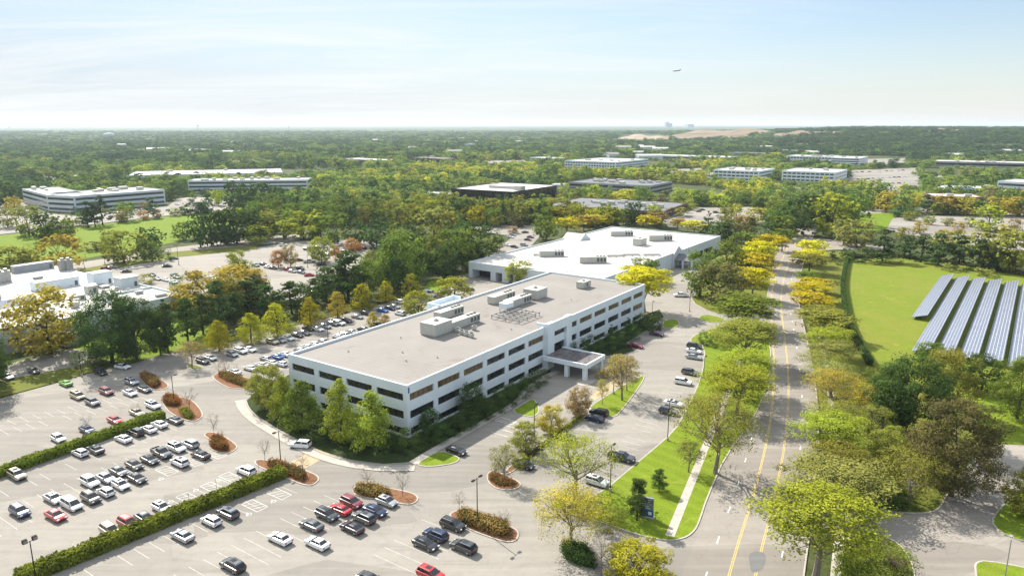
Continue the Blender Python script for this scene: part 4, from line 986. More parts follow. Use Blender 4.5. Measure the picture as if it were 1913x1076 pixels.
CT = {
 'sedan': dict(L=4.75, W=1.84, prof=[(-2.37, .45), (-2.37, .78), (-2.22, 1.0), (-1.6, 1.05), (1.0, 1.0), (1.75, .9), (2.2, .76), (2.37, .58), (2.37, .34), (2.1, .26), (-2.1, .26)], cab=(-1.85, 1.25, -1.1, .25, 1.0, 1.47), hw=(.83, .61), wx=(-1.38, 1.42), wr=.33),
 'coupe': dict(L=4.7, W=1.88, prof=[(-2.35, .45), (-2.35, .8), (-2.2, 1.0), (-1.6, 1.04), (.8, .98), (1.75, .9), (2.2, .76), (2.35, .58), (2.35, .34), (2.1, .26), (-2.1, .26)], cab=(-1.95, 1.0, -.95, .05, .98, 1.38), hw=(.83, .58), wx=(-1.38, 1.42), wr=.34),
 'SUV': dict(L=4.7, W=1.9, prof=[(-2.33, .5), (-2.34, .95), (-2.28, 1.14), (-1.6, 1.15), (1.05, 1.1), (1.8, 1.03), (2.22, .9), (2.34, .68), (2.34, .4), (2.1, .3), (-2.1, .3)], cab=(-2.27, 1.3, -1.95, .35, 1.08, 1.72), hw=(.87, .68), wx=(-1.38, 1.42), wr=.37),
 'hatchback': dict(L=4.25, W=1.8, prof=[(-2.12, .45), (-2.12, .85), (-2.05, 1.02), (-1.4, 1.04), (.95, 1.0), (1.6, .9), (2.0, .76), (2.12, .58), (2.12, .34), (1.9, .26), (-1.9, .26)], cab=(-2.05, 1.2, -1.55, .25, .99, 1.52), hw=(.83, .64), wx=(-1.28, 1.3), wr=.33),
 'minivan': dict(L=5.05, W=1.96, prof=[(-2.5, .45), (-2.52, .95), (-2.45, 1.12), (-1.6, 1.12), (1.4, 1.07), (2.0, .98), (2.4, .85), (2.52, .62), (2.5, .36), (2.2, .27), (-2.2, .27)], cab=(-2.44, 1.85, -2.2, .75, 1.06, 1.76), hw=(.9, .72), wx=(-1.5, 1.5), wr=.35),
 'pickup truck': dict(L=5.8, W=2.0, prof=[(-2.88, .55), (-2.88, 1.0), (-2.86, 1.02), (-.95, 1.02), (-.9, 1.18), (1.25, 1.18), (2.3, 1.12), (2.75, 1.02), (2.88, .75), (2.88, .45), (2.5, .38), (-2.5, .38)], cab=(-.9, 1.5, -.72, .6, 1.16, 1.88), hw=(.9, .72), wx=(-1.75, 1.85), wr=.4),
 'van': dict(L=5.9, W=2.05, prof=[(-2.93, .45), (-2.95, 1.3), (-2.9, 1.42), (0, 1.42), (1.6, 1.38), (2.3, 1.25), (2.8, 1.05), (2.95, .7), (2.93, .4), (2.5, .3), (-2.5, .3)], cab=(-2.9, 2.2, -2.8, 1.2, 1.36, 2.55), hw=(.97, .84), wx=(-1.7, 1.9), wr=.37)}
CARM = {}
def panel(mb, a, b, c, d, inset, off, mi=0):
    a, b, c, d = map(Vector, (a, b, c, d)); ce = (a + b + c + d) / 4; nrm = (b - a).cross(d - a).normalized()
    if nrm.dot(ce - Vector((0, 0, 1.0))) < 0: nrm = -nrm
    q = [p.lerp(ce, inset) + nrm * off for p in (a, b, c, d)]; mb.add(q, [(0, 1, 2, 3)], mi)
def car_meshes(kind):
    if kind in CARM: return CARM[kind]
    t = CT[kind]; r = {}; L, W = t['L'], t['W']
    xb, xf, rb, rfx, zb, zt = t['cab']; hb, ht = t['hw']
    body = MB(); loft(body, t['prof'], W)
    zr = zt - .07
    base = [(xb, -hb, zb - .05), (xf, -hb, zb - .05), (xf, hb, zb - .05), (xb, hb, zb - .05)]; top = [(rb, -ht, zr), (rfx, -ht, zr), (rfx, ht, zr), (rb, ht, zr)]
    crown = [(rb + .22, -ht + .16, zt), (rfx - .3, -ht + .16, zt), (rfx - .3, ht - .16, zt), (rb + .22, ht - .16, zt)]
    vs = base + top + crown
    body.add(vs, [(0, 1, 5, 4), (1, 2, 6, 5), (2, 3, 7, 6), (3, 0, 4, 7), (4, 5, 9, 8), (5, 6, 10, 9), (6, 7, 11, 10), (7, 4, 8, 11), (8, 9, 10, 11)], 0)
    if kind == 'pickup truck':
        body.box((-2.75, -.82, 1.03), (-1.02, .82, 1.04), 1)
        for y in (-1, 1): body.box((-2.84, y * .9 - .07, 1.0), (-.95, y * .9 + .07, 1.22), 0)
        body.box((-2.86, -.83, 1.0), (-2.76, .83, 1.22), 0)
    for wx in t['wx']:
        for s in (-1, 1): body.tube((wx, s * (W / 2 - .22), t['wr']), (wx, s * (W / 2 - .035), t['wr']), t['wr'] + .08, t['wr'] + .07, 12, 1)
    body.box((L / 2 - .12, -W * .33, .36), (L / 2 + .012, W * .33, .58), 1); body.box((-L / 2 - .012, -W * .38, .32), (-L / 2 + .1, W * .38, .5), 1)
    for s in (-1, 1): body.box((xf - .42, s * (W / 2 - .02) - .1, zb - .02), (xf - .25, s * (W / 2 - .02) + .1, zb + .12), 1)
    r['body'] = body
    def P(*a): m = MB(); panel(m, *a); return m
    B, Tt = base, top
    up = lambda p, q, f: tuple(a + (b - a) * f for a, b in zip(p, q))
    r['windshield'] = P(up(B[1], Tt[1], .1), up(B[2], Tt[2], .1), Tt[2], Tt[1], .07, .012)
    r['rear_window'] = P(up(B[3], Tt[3], .15), up(B[0], Tt[0], .15), Tt[0], Tt[3], .1, .012)
    for s, (i, j) in ((0, (0, 1)), (1, (3, 2))):
        b0, b1, t0, t1 = up(B[i], Tt[i], .16), up(B[j], Tt[j], .16), Tt[i], Tt[j]
        k0 = .5
        bm_, tm_ = up(b0, b1, k0), up(t0, t1, k0)
        m = MB(); panel(m, b0, bm_, tm_, t0, .09, .012); r['side_window%d' % (s * 2)] = m
        m = MB(); panel(m, bm_, b1, t1, tm_, .09, .012); r['side_window%d' % (s * 2 + 1)] = m
    if kind == 'van': r.pop('side_window0'); r.pop('side_window2')
    if kind not in ('pickup truck', 'van'):
        m = MB(); xm = (rb + rfx) / 2; m.box((xm - .1, -ht * .6, zt - .02), (rfx - .32, ht * .6, zt + .012)); r['sunroof'] = m
    wh = MB(); wr = t['wr']; wh.tube((0, -.11, 0), (0, .11, 0), wr, wr, 14, 0); wh.tube((0, -.125, 0), (0, .125, 0), wr * .62, wr * .62, 10, 1); r['wheel'] = wh
    zf = t['prof'][-4][1] + .04; zrl = t['prof'][1][1]
    for k, s in enumerate((-1, 1)):
        m = MB(); m.box((L / 2 - .3, s * (W / 2 - .28) - .2, zf - .02), (L / 2 - .02, s * (W / 2 - .28) + .2, zf + .14)); r['headlight%d' % k] = m
        m = MB(); m.box((-L / 2 - .02, s * (W / 2 - .24) - .16, zrl - .12), (-L / 2 + .2, s * (W / 2 - .24) + .16, zrl + .08)); r['taillight%d' % k] = m
    mats = {'body': [PAINT['white'], 'trim'], 'wheel': ['tyre', 'rim']}
    out = {}
    one = MB()
    for k, m in r.items():
        if k == 'sunroof': out[k] = m.mesh(k, 'carglass'); continue
        mi = {'body': 0, 'windshield': 2, 'rear_window': 2, 'headlight0': 3, 'headlight1': 3, 'taillight0': 4, 'taillight1': 4}.get(k, 2)
        if k == 'wheel':
            for wx in t['wx']:
                for s in (-1, 1): one.add([(x + wx, y + s * (W / 2 - .12), z + wr) for x, y, z in m.v], m.f, 1)
        else:
            one.add(m.v, m.f, mi)
            if k == 'body':
                for q in range(len(m.f)): one.m[len(one.m) - len(m.f) + q] = m.m[q]
        out[k] = m.mesh(k.rstrip('0123'), mats.get(k, {'h': 'headlamp', 't': 'tail'}.get(k[0], 'carglass')), False)
    out['one'] = one.mesh('car', [PAINT['white'], 'trim', 'carglass', 'headlamp', 'tail']); CARM[kind] = out; return out
for k, m in [(k, car_meshes(k)) for k in CT]:
    for nm in ('body', 'one'):
        me = m[nm]; bm = bmesh.new(); bm.from_mesh(me); bmesh.ops.recalc_face_normals(bm, faces=bm.faces); bm.to_mesh(me); bm.free()
PW = dict(green='lime green', tan='tan', grey='grey', charcoal='charcoal', navy='dark blue')
def car(kind, paint, x, y, ang, phrase, group, full=True):
    m = car_meshes(kind); t = CT[kind]; nm = {'SUV': 'suv', 'pickup truck': 'pickup_truck'}.get(kind, kind)
    if kind in ('sedan', 'coupe', 'hatchback'): nm = kind + '_car'
    cat = {'pickup truck': 'truck', 'van': 'van'}.get(kind, 'car')
    look = f'{PW.get(paint, paint)} {kind}'
    if not full:
        o = obj(nm, m['one']); o.location = (x, y, 0); o.rotation_euler = (0, 0, ang); o.scale = (1.1, 1.1, 1.1); tag(o, None, cat, group)
        o.material_slots[0].link = 'OBJECT'; o.material_slots[0].material = PAINT[paint]; return pend(o, look, phrase)
    o = thing(nm, None, cat, (x, y, 0), ang, group); o.scale = (1.1, 1.1, 1.1)
    for k, me in m.items():
        if k in ('one',) or (k == 'sunroof' and random.random() < .55): continue
        if k == 'wheel':
            for wx in t['wx']:
                for s in (-1, 1): w = obj('wheel', me, o); w.location = (wx, s * (t['W'] / 2 - .12), t['wr'])
            continue
        c = obj(k.rstrip('0123'), me, o)
        if k == 'body': c.material_slots[0].link = 'OBJECT'; c.material_slots[0].material = PAINT[paint]
    return pend(o, look, phrase)
AF, AR = AL - math.pi / 2, AL + math.pi / 2
def cars(phrase, group, lst, full=True, jit=2.0):
    for px, py, face, kind, paint in lst:
        a = AF if face == 'F' else AR if face == 'R' else R(face)
        kd = {'s': 'sedan', 'u': 'SUV', 'h': 'hatchback', 'm': 'minivan', 'p': 'pickup truck', 'v': 'van', 'c': 'coupe'}[kind]
        p = G(px, py, .55); car(kd, paint, p.x, p.y, a + R(random.uniform(-jit, jit)), phrase, group, full)
g = 'cars parked in the near car park'
cars('in the back aisle by the grass verge', g, [(123, 716, 'R', 'c', 'green'), (145, 740, 'F', 'm', 'beige'), (173, 752, 'F', 'u', 'grey'), (199, 732, 'F', 'u', 'maroon'), (246, 714, 'F', 'u', 'silver'), (243, 734, 'F', 's', 'white'),
      (270, 727, 'F', 's', 'charcoal'), (188, 696, 'F', 'u', 'black'), (229, 685, -20, 's', 'white')])
cars('on the side drive at far left', g, [(63, 693, 'F', 's', 'grey'), (14, 704, 'F', 's', 'silver')])
cars('just above the upper hedge', g, [(215, 785, 'F', 's', 'red'), (256, 771, 'F', 's', 'beige'), (286, 758, 'F', 'u', 'white'), (163, 803, 'F', 's', 'navy'), (109, 819, 'F', 'h', 'white')])
cars('in the row just below the upper hedge', g, [(327, 785, 'R', 's', 'grey'), (298, 793, 'R', 's', 'white'), (278, 802, 'R', 's', 'white'), (254, 808, 'R', 'u', 'black'), (231, 820, 'R', 's', 'white'), (179, 840, 'R', 's', 'charcoal'), (150, 846, 'R', 'h', 'white'), (32, 888, 'F', 'u', 'tan')])
cars('in the double row between the two hedges', g, [(355, 830, 'R', 'u', 'silver'), (375, 850, 'R', 's', 'black'), (330, 837, 'F', 'u', 'white'), (336, 864, 'R', 'u', 'white'), (302, 847, 'F', 'p', 'charcoal'), (280, 859, 'F', 's', 'charcoal'), (251, 869, 'F', 's', 'black'),
      (222, 881, 'F', 's', 'grey'), (256, 894, 'F', 's', 'black'), (198, 893, 'F', 's', 'silver'), (168, 901, 'F', 'u', 'white'), (226, 906, 'F', 'h', 'white'), (198, 919, 'R', 'h', 'white'), (170, 931, 'F', 'u', 'black'), (134, 943, 'F', 'm', 'white'), (100, 931, 'F', 's', 'silver'), (104, 963, 'F', 's', 'red'), (37, 956, 'F', 'u', 'navy')])
cars('parked nose against the lower hedge', g, [(206, 992, 'F', 'u', 'beige'), (240, 978, 'F', 'u', 'red'), (271, 968, 'F', 's', 'grey'), (302, 948, 'F', 'h', 'white'), (460, 880, 'R', 'u', 'white')])
cars('below the lower hedge', g, [(341, 1001, 'R', 's', 'silver'), (395, 973, 'R', 'h', 'white'), (426, 959, 'R', 'u', 'grey'), (435, 1057, 'R', 'u', 'charcoal')])
cars('in the row left of the orange shrub bed', g, [(523, 1006, 'R', 's', 'white'), (582, 981, 'R', 's', 'grey'), (593, 1015, 'R', 's', 'white'), (611, 962, 'F', 'u', 'charcoal'), (635, 952, 'R', 's', 'red'), (657, 939, 'F', 'u', 'maroon'), (701, 954, 'F', 's', 'navy'), (680, 968, 'R', 'u', 'grey'), (658, 986, 'R', 's', 'black'), (723, 937, 'F', 'h', 'silver')])
cars('near the boxy orange hedge', g, [(846, 981, 'F', 'u', 'black'), (814, 1000, 'R', 'u', 'navy'), (795, 1016, 'F', 's', 'black'), (866, 1022, 'R', 'u', 'charcoal'), (805, 1074, 'F', 'u', 'red'), (692, 1083, 'F', 's', 'charcoal')])
cars('driving past the front of the office', None, [(561, 831, 168, 'u', 'white')])
g = 'cars parked beside the office'
cars('in the shade beside the front walk', g, [(853, 842, 'F', 's', 'black'), (1188, 646, 'F', 's', 'maroon'), (1227, 624, 'F', 's', 'purple')])
cars('by the planted strip', g, [(1057, 816, 'F', 's', 'black'), (1111, 782, 'R', 's', 'navy'), (1119, 771, 'R', 'u', 'black'), (978, 868, 'F', 'c', 'black')])
cars('along the lawn edge', g, [(1115, 900, 'F', 'u', 'white'), (1161, 855, -28, 'p', 'charcoal'), (1297, 647, -30, 'u', 'charcoal'), (1296, 656, -30, 's', 'white'), (1296, 667, -30, 's', 'silver'), (1289, 696, -30, 'u', 'grey'), (1276, 714, -30, 'u', 'white'), (1258, 754, -30, 's', 'white'), (1249, 769, -30, 'u', 'grey')])
cars('on the drive beyond the office', None, [(1272, 552, 178, 'p', 'white')])
g = 'cars in the lot behind the office'
cars('below the teardrop shaped trees', g, [(379, 675, 'F', 'u', 'charcoal'), (394, 669, 'F', 'h', 'silver'), (434, 662, 'F', 'h', 'silver'), (450, 656, 'F', 'u', 'white'), (467, 653, 'F', 's', 'white'), (509, 639, 'F', 'u', 'tan'), (523, 636, 'F', 's', 'silver'), (539, 632, 'F', 's', 'white'), (556, 626, 'F', 's', 'charcoal'),
      (569, 622, 'F', 's', 'grey'), (576, 614, 'F', 's', 'black'), (594, 615, 'F', 's', 'white'), (609, 610, 'F', 'h', 'silver'), (622, 605, 'F', 's', 'grey'), (634, 604, 'F', 'u', 'white'), (647, 599, 'F', 's', 'black'), (668, 592, 'F', 's', 'silver'), (684, 585, 'F', 's', 'charcoal'), (715, 580, 'F', 's', 'blue'), (729, 576, 'F', 's', 'black'), (738, 573, 'F', 's', 'silver'), (750, 565, 'F', 'u', 'white')], False)
cars('close behind the office wall', g, [(468, 688, 'R', 's', 'white'), (489, 682, 'R', 's', 'white'), (497, 670, 'R', 'h', 'silver'), (517, 667, 'R', 's', 'blue'), (508, 678, 'R', 's', 'white'), (526, 680, 'R', 'h', 'white'), (532, 662, 'R', 's', 'white'), (438, 695, 'R', 's', 'white'),
      (561, 654, 'R', 's', 'silver'), (574, 648, 'R', 's', 'white'), (588, 643, 'R', 's', 'white'), (603, 638, 'R', 's', 'silver'), (632, 629, 'R', 's', 'white'), (641, 626, 'R', 'u', 'white'), (656, 620, 'R', 's', 'silver'), (679, 615, 'R', 's', 'charcoal'), (704, 606, 'R', 's', 'navy'), (748, 586, 'R', 'u', 'white')], False)
cars('parked by the dock lawn', g, [(803, 551, 'F', 'v', 'white')], False)
cars('in the rear car park', 'cars in the rear car park', [(529, 458, 20, 'u', 'white'), (500, 455, 20, 's', 'silver'), (432, 479, 10, 's', 'navy'), (510, 501, 'F', 's', 'charcoal'), (500, 499, 'F', 's', 'white'), (537, 503, 'F', 's', 'red'), (546, 507, 'F', 's', 'silver'), (561, 502, 'F', 'u', 'charcoal'), (563, 509, 'F', 's', 'grey'), (578, 514, 10, 's', 'red'),
      (577, 489, 20, 'p', 'silver'), (558, 486, 20, 's', 'charcoal'), (601, 494, 20, 's', 'black'), (668, 478, 20, 's', 'silver'), (586, 547, 'F', 's', 'black'), (198, 502, 20, 'u', 'maroon'), (211, 499, 20, 's', 'silver'), (236, 507, 10, 's', 'charcoal'), (312, 497, 10, 's', 'black'), (324, 483, 20, 's', 'grey'), (284, 514, 'F', 's', 'charcoal'), (294, 521, 'F', 's', 'silver'), (310, 523, 'F', 's', 'white'), (326, 514, 'F', 's', 'grey'), (324, 527, 'F', 's', 'white'), (331, 518, 'F', 's', 'silver'),
      (396, 520, 'F', 's', 'white'), (384, 523, 'F', 'u', 'silver'), (372, 527, 'F', 's', 'navy')], False)
cars('beyond the white warehouse roof', 'cars beyond the white warehouse', [(981, 434, 20, 's', 'charcoal'), (954, 443, 'F', 's', 'white'), (947, 458, 'F', 's', 'white'), (961, 461, 'F', 's', 'black'), (979, 458, 'F', 'u', 'silver'), (991, 443, 'F', 's', 'maroon'), (986, 448, 'F', 's', 'navy'), (958, 439, 'F', 's', 'silver'), (876, 541, 30, 's', 'charcoal')], False)
cars('in the lot beside the slate roofed building', 'cars in the middle distance lot', [(1312, 392, 20, 's', 'charcoal'), (1305, 395, 20, 's', 'black'), (1337, 397, 20, 'u', 'charcoal'), (1356, 398, 20, 'u', 'black'), (1354, 393, 20, 's', 'grey'), (1371, 392, 10, 's', 'silver'), (1341, 403, 10, 's', 'white')], False)
lst = []
for (x0, y0, x1, y1, n) in ((600, 478, 690, 462, 8), (560, 468, 640, 456, 7), (420, 506, 500, 492, 7), (350, 512, 420, 500, 5)):
    for i in range(n):
        if random.random() < .75: t = (i + random.uniform(-.2, .2)) / n; lst.append((x0 + (x1 - x0) * t, y0 + (y1 - y0) * t, random.choice('FR'), random.choice('ssuh'), random.choice(('white', 'silver', 'grey', 'charcoal', 'black', 'navy', 'red'))))
cars('among the rear car park rows', 'cars in the rear car park', lst, False)
lst = []
for (x0, y0, x1, y1, n) in ((150, 412, 330, 391, 13), (330, 382, 440, 378, 9), (-5, 395, 60, 402, 5), (-5, 410, 45, 411, 4), (170, 402, 300, 388, 8)):
    for i in range(n):
        if random.random() < .8: t = (i + random.uniform(-.2, .2)) / n; lst.append((x0 + (x1 - x0) * t, y0 + (y1 - y0) * t, random.choice('FR'), random.choice('ssuh'), random.choice(('white', 'silver', 'grey', 'charcoal', 'black', 'navy', 'white', 'red'))))
cars('by the far left offices', 'cars by the far left offices', lst, False)
lst = []
for (x0, y0, x1, y1, n) in ((1592, 336, 1700, 330, 11), (1600, 322, 1700, 318, 9), (1585, 345, 1690, 342, 10)):
    for i in range(n):
        if random.random() < .8: t = (i + random.uniform(-.2, .2)) / n; lst.append((x0 + (x1 - x0) * t, y0 + (y1 - y0) * t, random.choice('FR'), random.choice('ssuh'), random.choice(('white', 'silver', 'silver', 'white', 'grey', 'red'))))
cars('in the far right tree lined car park', 'cars in the far right car park', lst, False)

# ---------------------------------------------------------------- lamp posts, signs
def lamp(xb, yb, yt, kind, label, col='pole'):
    p = G(xb, yb); h = height_of(xb, yb, yt); o = thing('lamp_post', label, 'lamp post', p, AL, 'parking lot lamp posts')
    mb = MB(); mb.tube((0, 0, 0), (0, 0, .8), .3, .3, 12); mb.build('base', 'concrete', o)
    mb = MB(); mb.tube((0, 0, .8), (0, 0, h), .11, .08, 8); mb.build('pole', col, o)
    arms = {'twin': (-1, 1), 'flood': (-1, 1), 'one': (1,), 'street': (1,)}[kind]
    for s in arms:
        mb = MB(); mb.tube((0, 0, h - .1), (s * .75, 0, h - .02), .05, .05, 6); mb.build('arm', col, o)
        hd = MB()
        if kind == 'flood':
            hd.box((s * .75 - .35, -.3, h - .1), (s * .75 + .35, .3, h + .55)); hd.box((s * .75 - .3, -.33, h + .0), (s * .75 + .3, -.3, h + .45), 1)
        else: hd.box((s * .8 - .05, -.22, h - .12), (s * .8 + s * .75 + (.05 if s > 0 else -.05) * 0, .22, h + .1)) if s > 0 else hd.box((-1.55, -.22, h - .12), (-.75, .22, h + .1))
        if kind != 'flood': hd.box((s * 1.2 - .25, -.17, h - .15), (s * 1.2 + .25, .17, h - .121), 1)
        hd.build('lamp_head', [col, 'lens'], o)
for a in ((68, 1086, 1010, 'flood', 'dark lamp post with two floodlights at the lower left corner'), (525, 868, 805, 'twin', 'dark lamp post at the upper end of the lower hedge'), (892, 983, 893, 'twin', 'dark twin lamp post rising from the boxy orange hedge'),
          (1140, 918, 833, 'one', 'dark lamp post on the lawn corner by the charcoal pickup'), (1247, 823, 749, 'one', 'dark lamp post on the lawn edge by the grey SUV'), (326, 755, 702, 'one', 'dark lamp post at the red shrub bed, upper hedge end'),
          (998, 824, 757, 'street', 'lamp post with pale head by the shaded drive'), (1146, 736, 682, 'one', 'lamp post on the small green median'), (1314, 707, 667, 'one', 'lamp post beside the parked cars at the far lawn edge'),
          (153, 703, 659, 'one', 'lamp post at the grass verge near the lime green coupe'), (613, 636, 600, 'one', 'lamp post in the lot behind the office'), (334, 495, 457, 'twin', 'tall lamp post in the middle of the rear car park'),
          (196, 493, 477, 'one', 'lamp post on the verge by the side street'), (158, 502, 481, 'one', 'lamp post on the verge behind the laboratory'), (1218, 590, 564, 'one', 'lamp post near the far corner of the office'), (575, 500, 476, 'one', 'lamp post among orange trees in the rear car park'), (1288, 582, 548, 'one', 'lamp post beyond the office by the white pickup')): lamp(*a)
lamp(1876, 1085, 1007, 'street', 'grey street lamp on the grass island, lower right corner', 'poleg')
# monument sign: panels and lettering-like bars only as plain shapes
p = G(1208, 966); o = thing('monument_sign', 'upright grey and blue monument sign on the front lawn', 'sign', (p.x, p.y, .12), R(-25))
mb = MB(); mb.box((-1.5, -.5, 0), (1.5, .5, .3)); mb.build('plinth', 'concrete', o)
mb = MB(); mb.box((-1.25, -.28, .3), (1.25, .28, 4.2)); mb.build('panel', 'signgrey', o)
mb = MB(); mb.box((-1.27, -.31, .35), (1.27, .31, 1.7)); mb.build('lower_panel', 'bluepaint', o)
mb = MB()
for k, (w, z) in enumerate(((1.9, 3.75), (1.7, 3.3), (1.9, 2.85), (1.5, 2.4), (1.8, 2.0))): mb.box((-1.1, -.30, z), (-1.1 + w, -.281, z + .12))
mb.box((.35, -.335, .75), (1.0, -.311, 1.4)); mb.build('lettering', 'signtext', o)
p = G(534, 873); o = thing('warning_sign', 'small yellow diamond sign beside the tan crosswalk', 'sign', p, R(-60))
mb = MB(); mb.tube((0, 0, 0), (0, 0, 2.4), .04, .04, 6); mb.build('post', 'galv', o)
mb = MB(); mb.add([(0, -.06, 1.5), (.55, -.06, 2.05), (0, -.06, 2.6), (-.55, -.06, 2.05), (0, -.04, 1.5), (.55, -.04, 2.05), (0, -.04, 2.6), (-.55, -.04, 2.05)], [(0, 1, 2, 3), (7, 6, 5, 4), (0, 4, 5, 1), (1, 5, 6, 2), (2, 6, 7, 3), (3, 7, 4, 0)]); mb.build('panel', 'yellow', o)
for px, py in ((447, 897), (405, 916), (354, 942), (484, 884), (878, 936)):
    if px == 878: continue
    p = G(px, py); o = thing('parking_sign', None, 'sign', p, R(-60), 'accessible parking signs by the lower hedge')
    mb = MB(); mb.tube((0, 0, 0), (0, 0, 2.6), .04, .04, 6); mb.build('post', 'galv', o)
    mb = MB(); mb.box((-.22, -.06, 2.0), (.22, -.041, 2.65)); mb.build('panel', 'bluepaint', o); pend(o, 'small blue parking sign', 'beside the lower hedge')

# ---------------------------------------------------------------- individual trees
def add(o): pass
trees('trees before the office front', 'before the short office front', [('round', 'olive', 500, 762, 684, 64), ('pyr', 'leafy', 531, 780, 699, 54), ('pyr', 'green', 566, 801, 710, 70), ('pyr', 'leafy', 638, 822, 708, 72), ('pyr', 'leafy', 696, 832, 730, 84)])
trees('foundation shrubs of the office', 'against the long office wall', [('round', 'dark', 880, 776, 717, 52), ('round', 'dark', 806, 812, 766, 44), ('spruce', 'dark', 1141, 645, 604, 24), ('spruce', 'dark', 1173, 626, 590, 22), ('bush', 'dark', 1203, 620, 586, 40), ('bush', 'dark', 1222, 614, 588, 31),
      ('bush', 'dark', 1085, 670, 634, 40), ('bush', 'dark', 1110, 664, 626, 40), ('bush', 'dark', 1133, 657, 626, 36), ('bush', 'dark', 1155, 647, 616, 36), ('bush', 'dark', 1180, 636, 606, 33),
      ('bush', 'dark', 850, 808, 780, 45), ('bush', 'dark', 872, 798, 766, 45), ('bush', 'dark', 900, 780, 744, 48), ('bush', 'dark', 922, 768, 732, 48), ('bush', 'dark', 946, 754, 720, 48), ('bush', 'dark', 968, 742, 710, 45), ('bush', 'dark', 990, 726, 700, 40), ('bush', 'dark', 1008, 716, 690, 36), ('bush', 'dark', 770, 840, 800, 52), ('bush', 'dark', 744, 836, 802, 45), ('bush', 'dark', 820, 824, 790, 43), ('bush', 'dark', 716, 844, 812, 40), ('bush', 'dark', 600, 824, 794, 33)])
trees('teardrop trees behind the office', 'in the row behind the office', [('pear', 'pear', 410, 656, 598, 56), ('pear', 'pear', 470, 642, 584, 58), ('pear', 'pear', 519, 630, 562, 56), ('pear', 'pear', 581, 613, 554, 52), ('pear', 'gold', 631, 594, 543, 46), ('pear', 'pear', 678, 580, 527, 48), ('pear', 'pear', 722, 566, 524, 42), ('pear', 'pear', 768, 555, 510, 44), ('pear', 'gold', 697, 609, 580, 29), ('pear', 'gold', 720, 604, 586, 26)])
trees('leafy trees behind the office roof', 'behind the far parapet of the office', [('round', 'lime', 781, 590, 545, 54), ('round', 'lime', 849, 560, 519, 64), ('round', 'lime', 969, 530, 487, 52), ('locust', 'yellow', 1203, 582, 503, 104), ('round', 'green', 1200, 525, 482, 58), ('locust', 'yellow', 1185, 530, 497, 70)])
trees('big trees at the left', 'beside the laboratory at left', [('round', 'gold', 94, 662, 539, 122), ('round', 'dark', 210, 676, 546, 116), ('round', 'dark', 256, 672, 556, 80), ('pine', 'dark', 314, 657, 560, 66), ('pine', 'dark', 351, 636, 556, 72), ('pine', 'pine', 411, 614, 525, 64), ('pine', 'pine', 464, 586, 520, 72), ('pine', 'pine', 380, 624, 548, 60), ('round', 'gold', 395, 590, 505, 100), ('round', 'gold', 448, 566, 497, 104), ('round', 'gold', 355, 588, 528, 60),
      ('sparse', 'tan', 359, 687, 639, 46), ('bush', 'green', 158, 686, 650, 46), ('bush', 'green', 182, 678, 652, 40), ('round', 'dark', -8, 712, 628, 50), ('round', 'dark', -40, 745, 640, 110), ('bush', 'green', 335, 545, 512, 26), ('bush', 'lime', 274, 530, 512, 30), ('pine', 'dark', 500, 590, 528, 62), ('pine', 'dark', 545, 585, 524, 62)])
trees('trees in the middle wood', 'in the wood behind the office', [('pine', 'dark', 651, 562, 468, 84), ('round', 'dark', 618, 556, 498, 60), ('round', 'green', 755, 538, 434, 84), ('pine', 'dark', 726, 528, 462, 70), ('round', 'green', 700, 520, 470, 56), ('round', 'olive', 814, 500, 452, 48), ('round', 'green', 851, 508, 428, 88), ('round', 'dark', 890, 496, 418, 100), ('round', 'pale', 812, 460, 393, 62), ('round', 'olive', 838, 458, 397, 50),
      ('pine', 'pine', 668, 560, 500, 60), ('pine', 'dark', 438, 604, 545, 56), ('pine', 'pine', 520, 604, 545, 54), ('round', 'dark', 570, 590, 530, 56), ('pine', 'dark', 612, 572, 512, 56), ('round', 'green', 690, 552, 486, 60), ('pine', 'dark', 640, 560, 490, 60), ('round', 'dark', 735, 545, 480, 60), ('round', 'dark', 762, 505, 450, 60), ('round', 'green', 800, 500, 440, 56),
      ('round', 'dark', 735, 490, 440, 50), ('round', 'dark', 770, 480, 420, 54), ('round', 'green', 745, 470, 415, 50), ('round', 'dark', 860, 480, 415, 56), ('round', 'tan', 700, 500, 470, 34), ('pine', 'pine', 480, 570, 512, 54), ('round', 'olive', 425, 590, 520, 60), ('round', 'dark', 300, 664, 580, 44), ('round', 'dark', 830, 520, 460, 50), ('round', 'dark', 780, 520, 460, 56), ('pine', 'dark', 590, 566, 520, 50), ('round', 'olive', 920, 470, 440, 40)])
trees('small trees of the rear car park', 'in the rear car park', [('round', 'rust', 520, 500, 467, 27), ('round', 'tan', 543, 498, 457, 28), ('round', 'lime', 601, 490, 444, 46), ('round', 'rust', 627, 488, 458, 17), ('round', 'rust', 658, 470, 446, 26), ('round', 'rust', 672, 468, 452, 16), ('round', 'lime', 480, 456, 422, 40), ('round', 'lime', 446, 510, 468, 34), ('bush', 'green', 460, 512, 488, 34)])
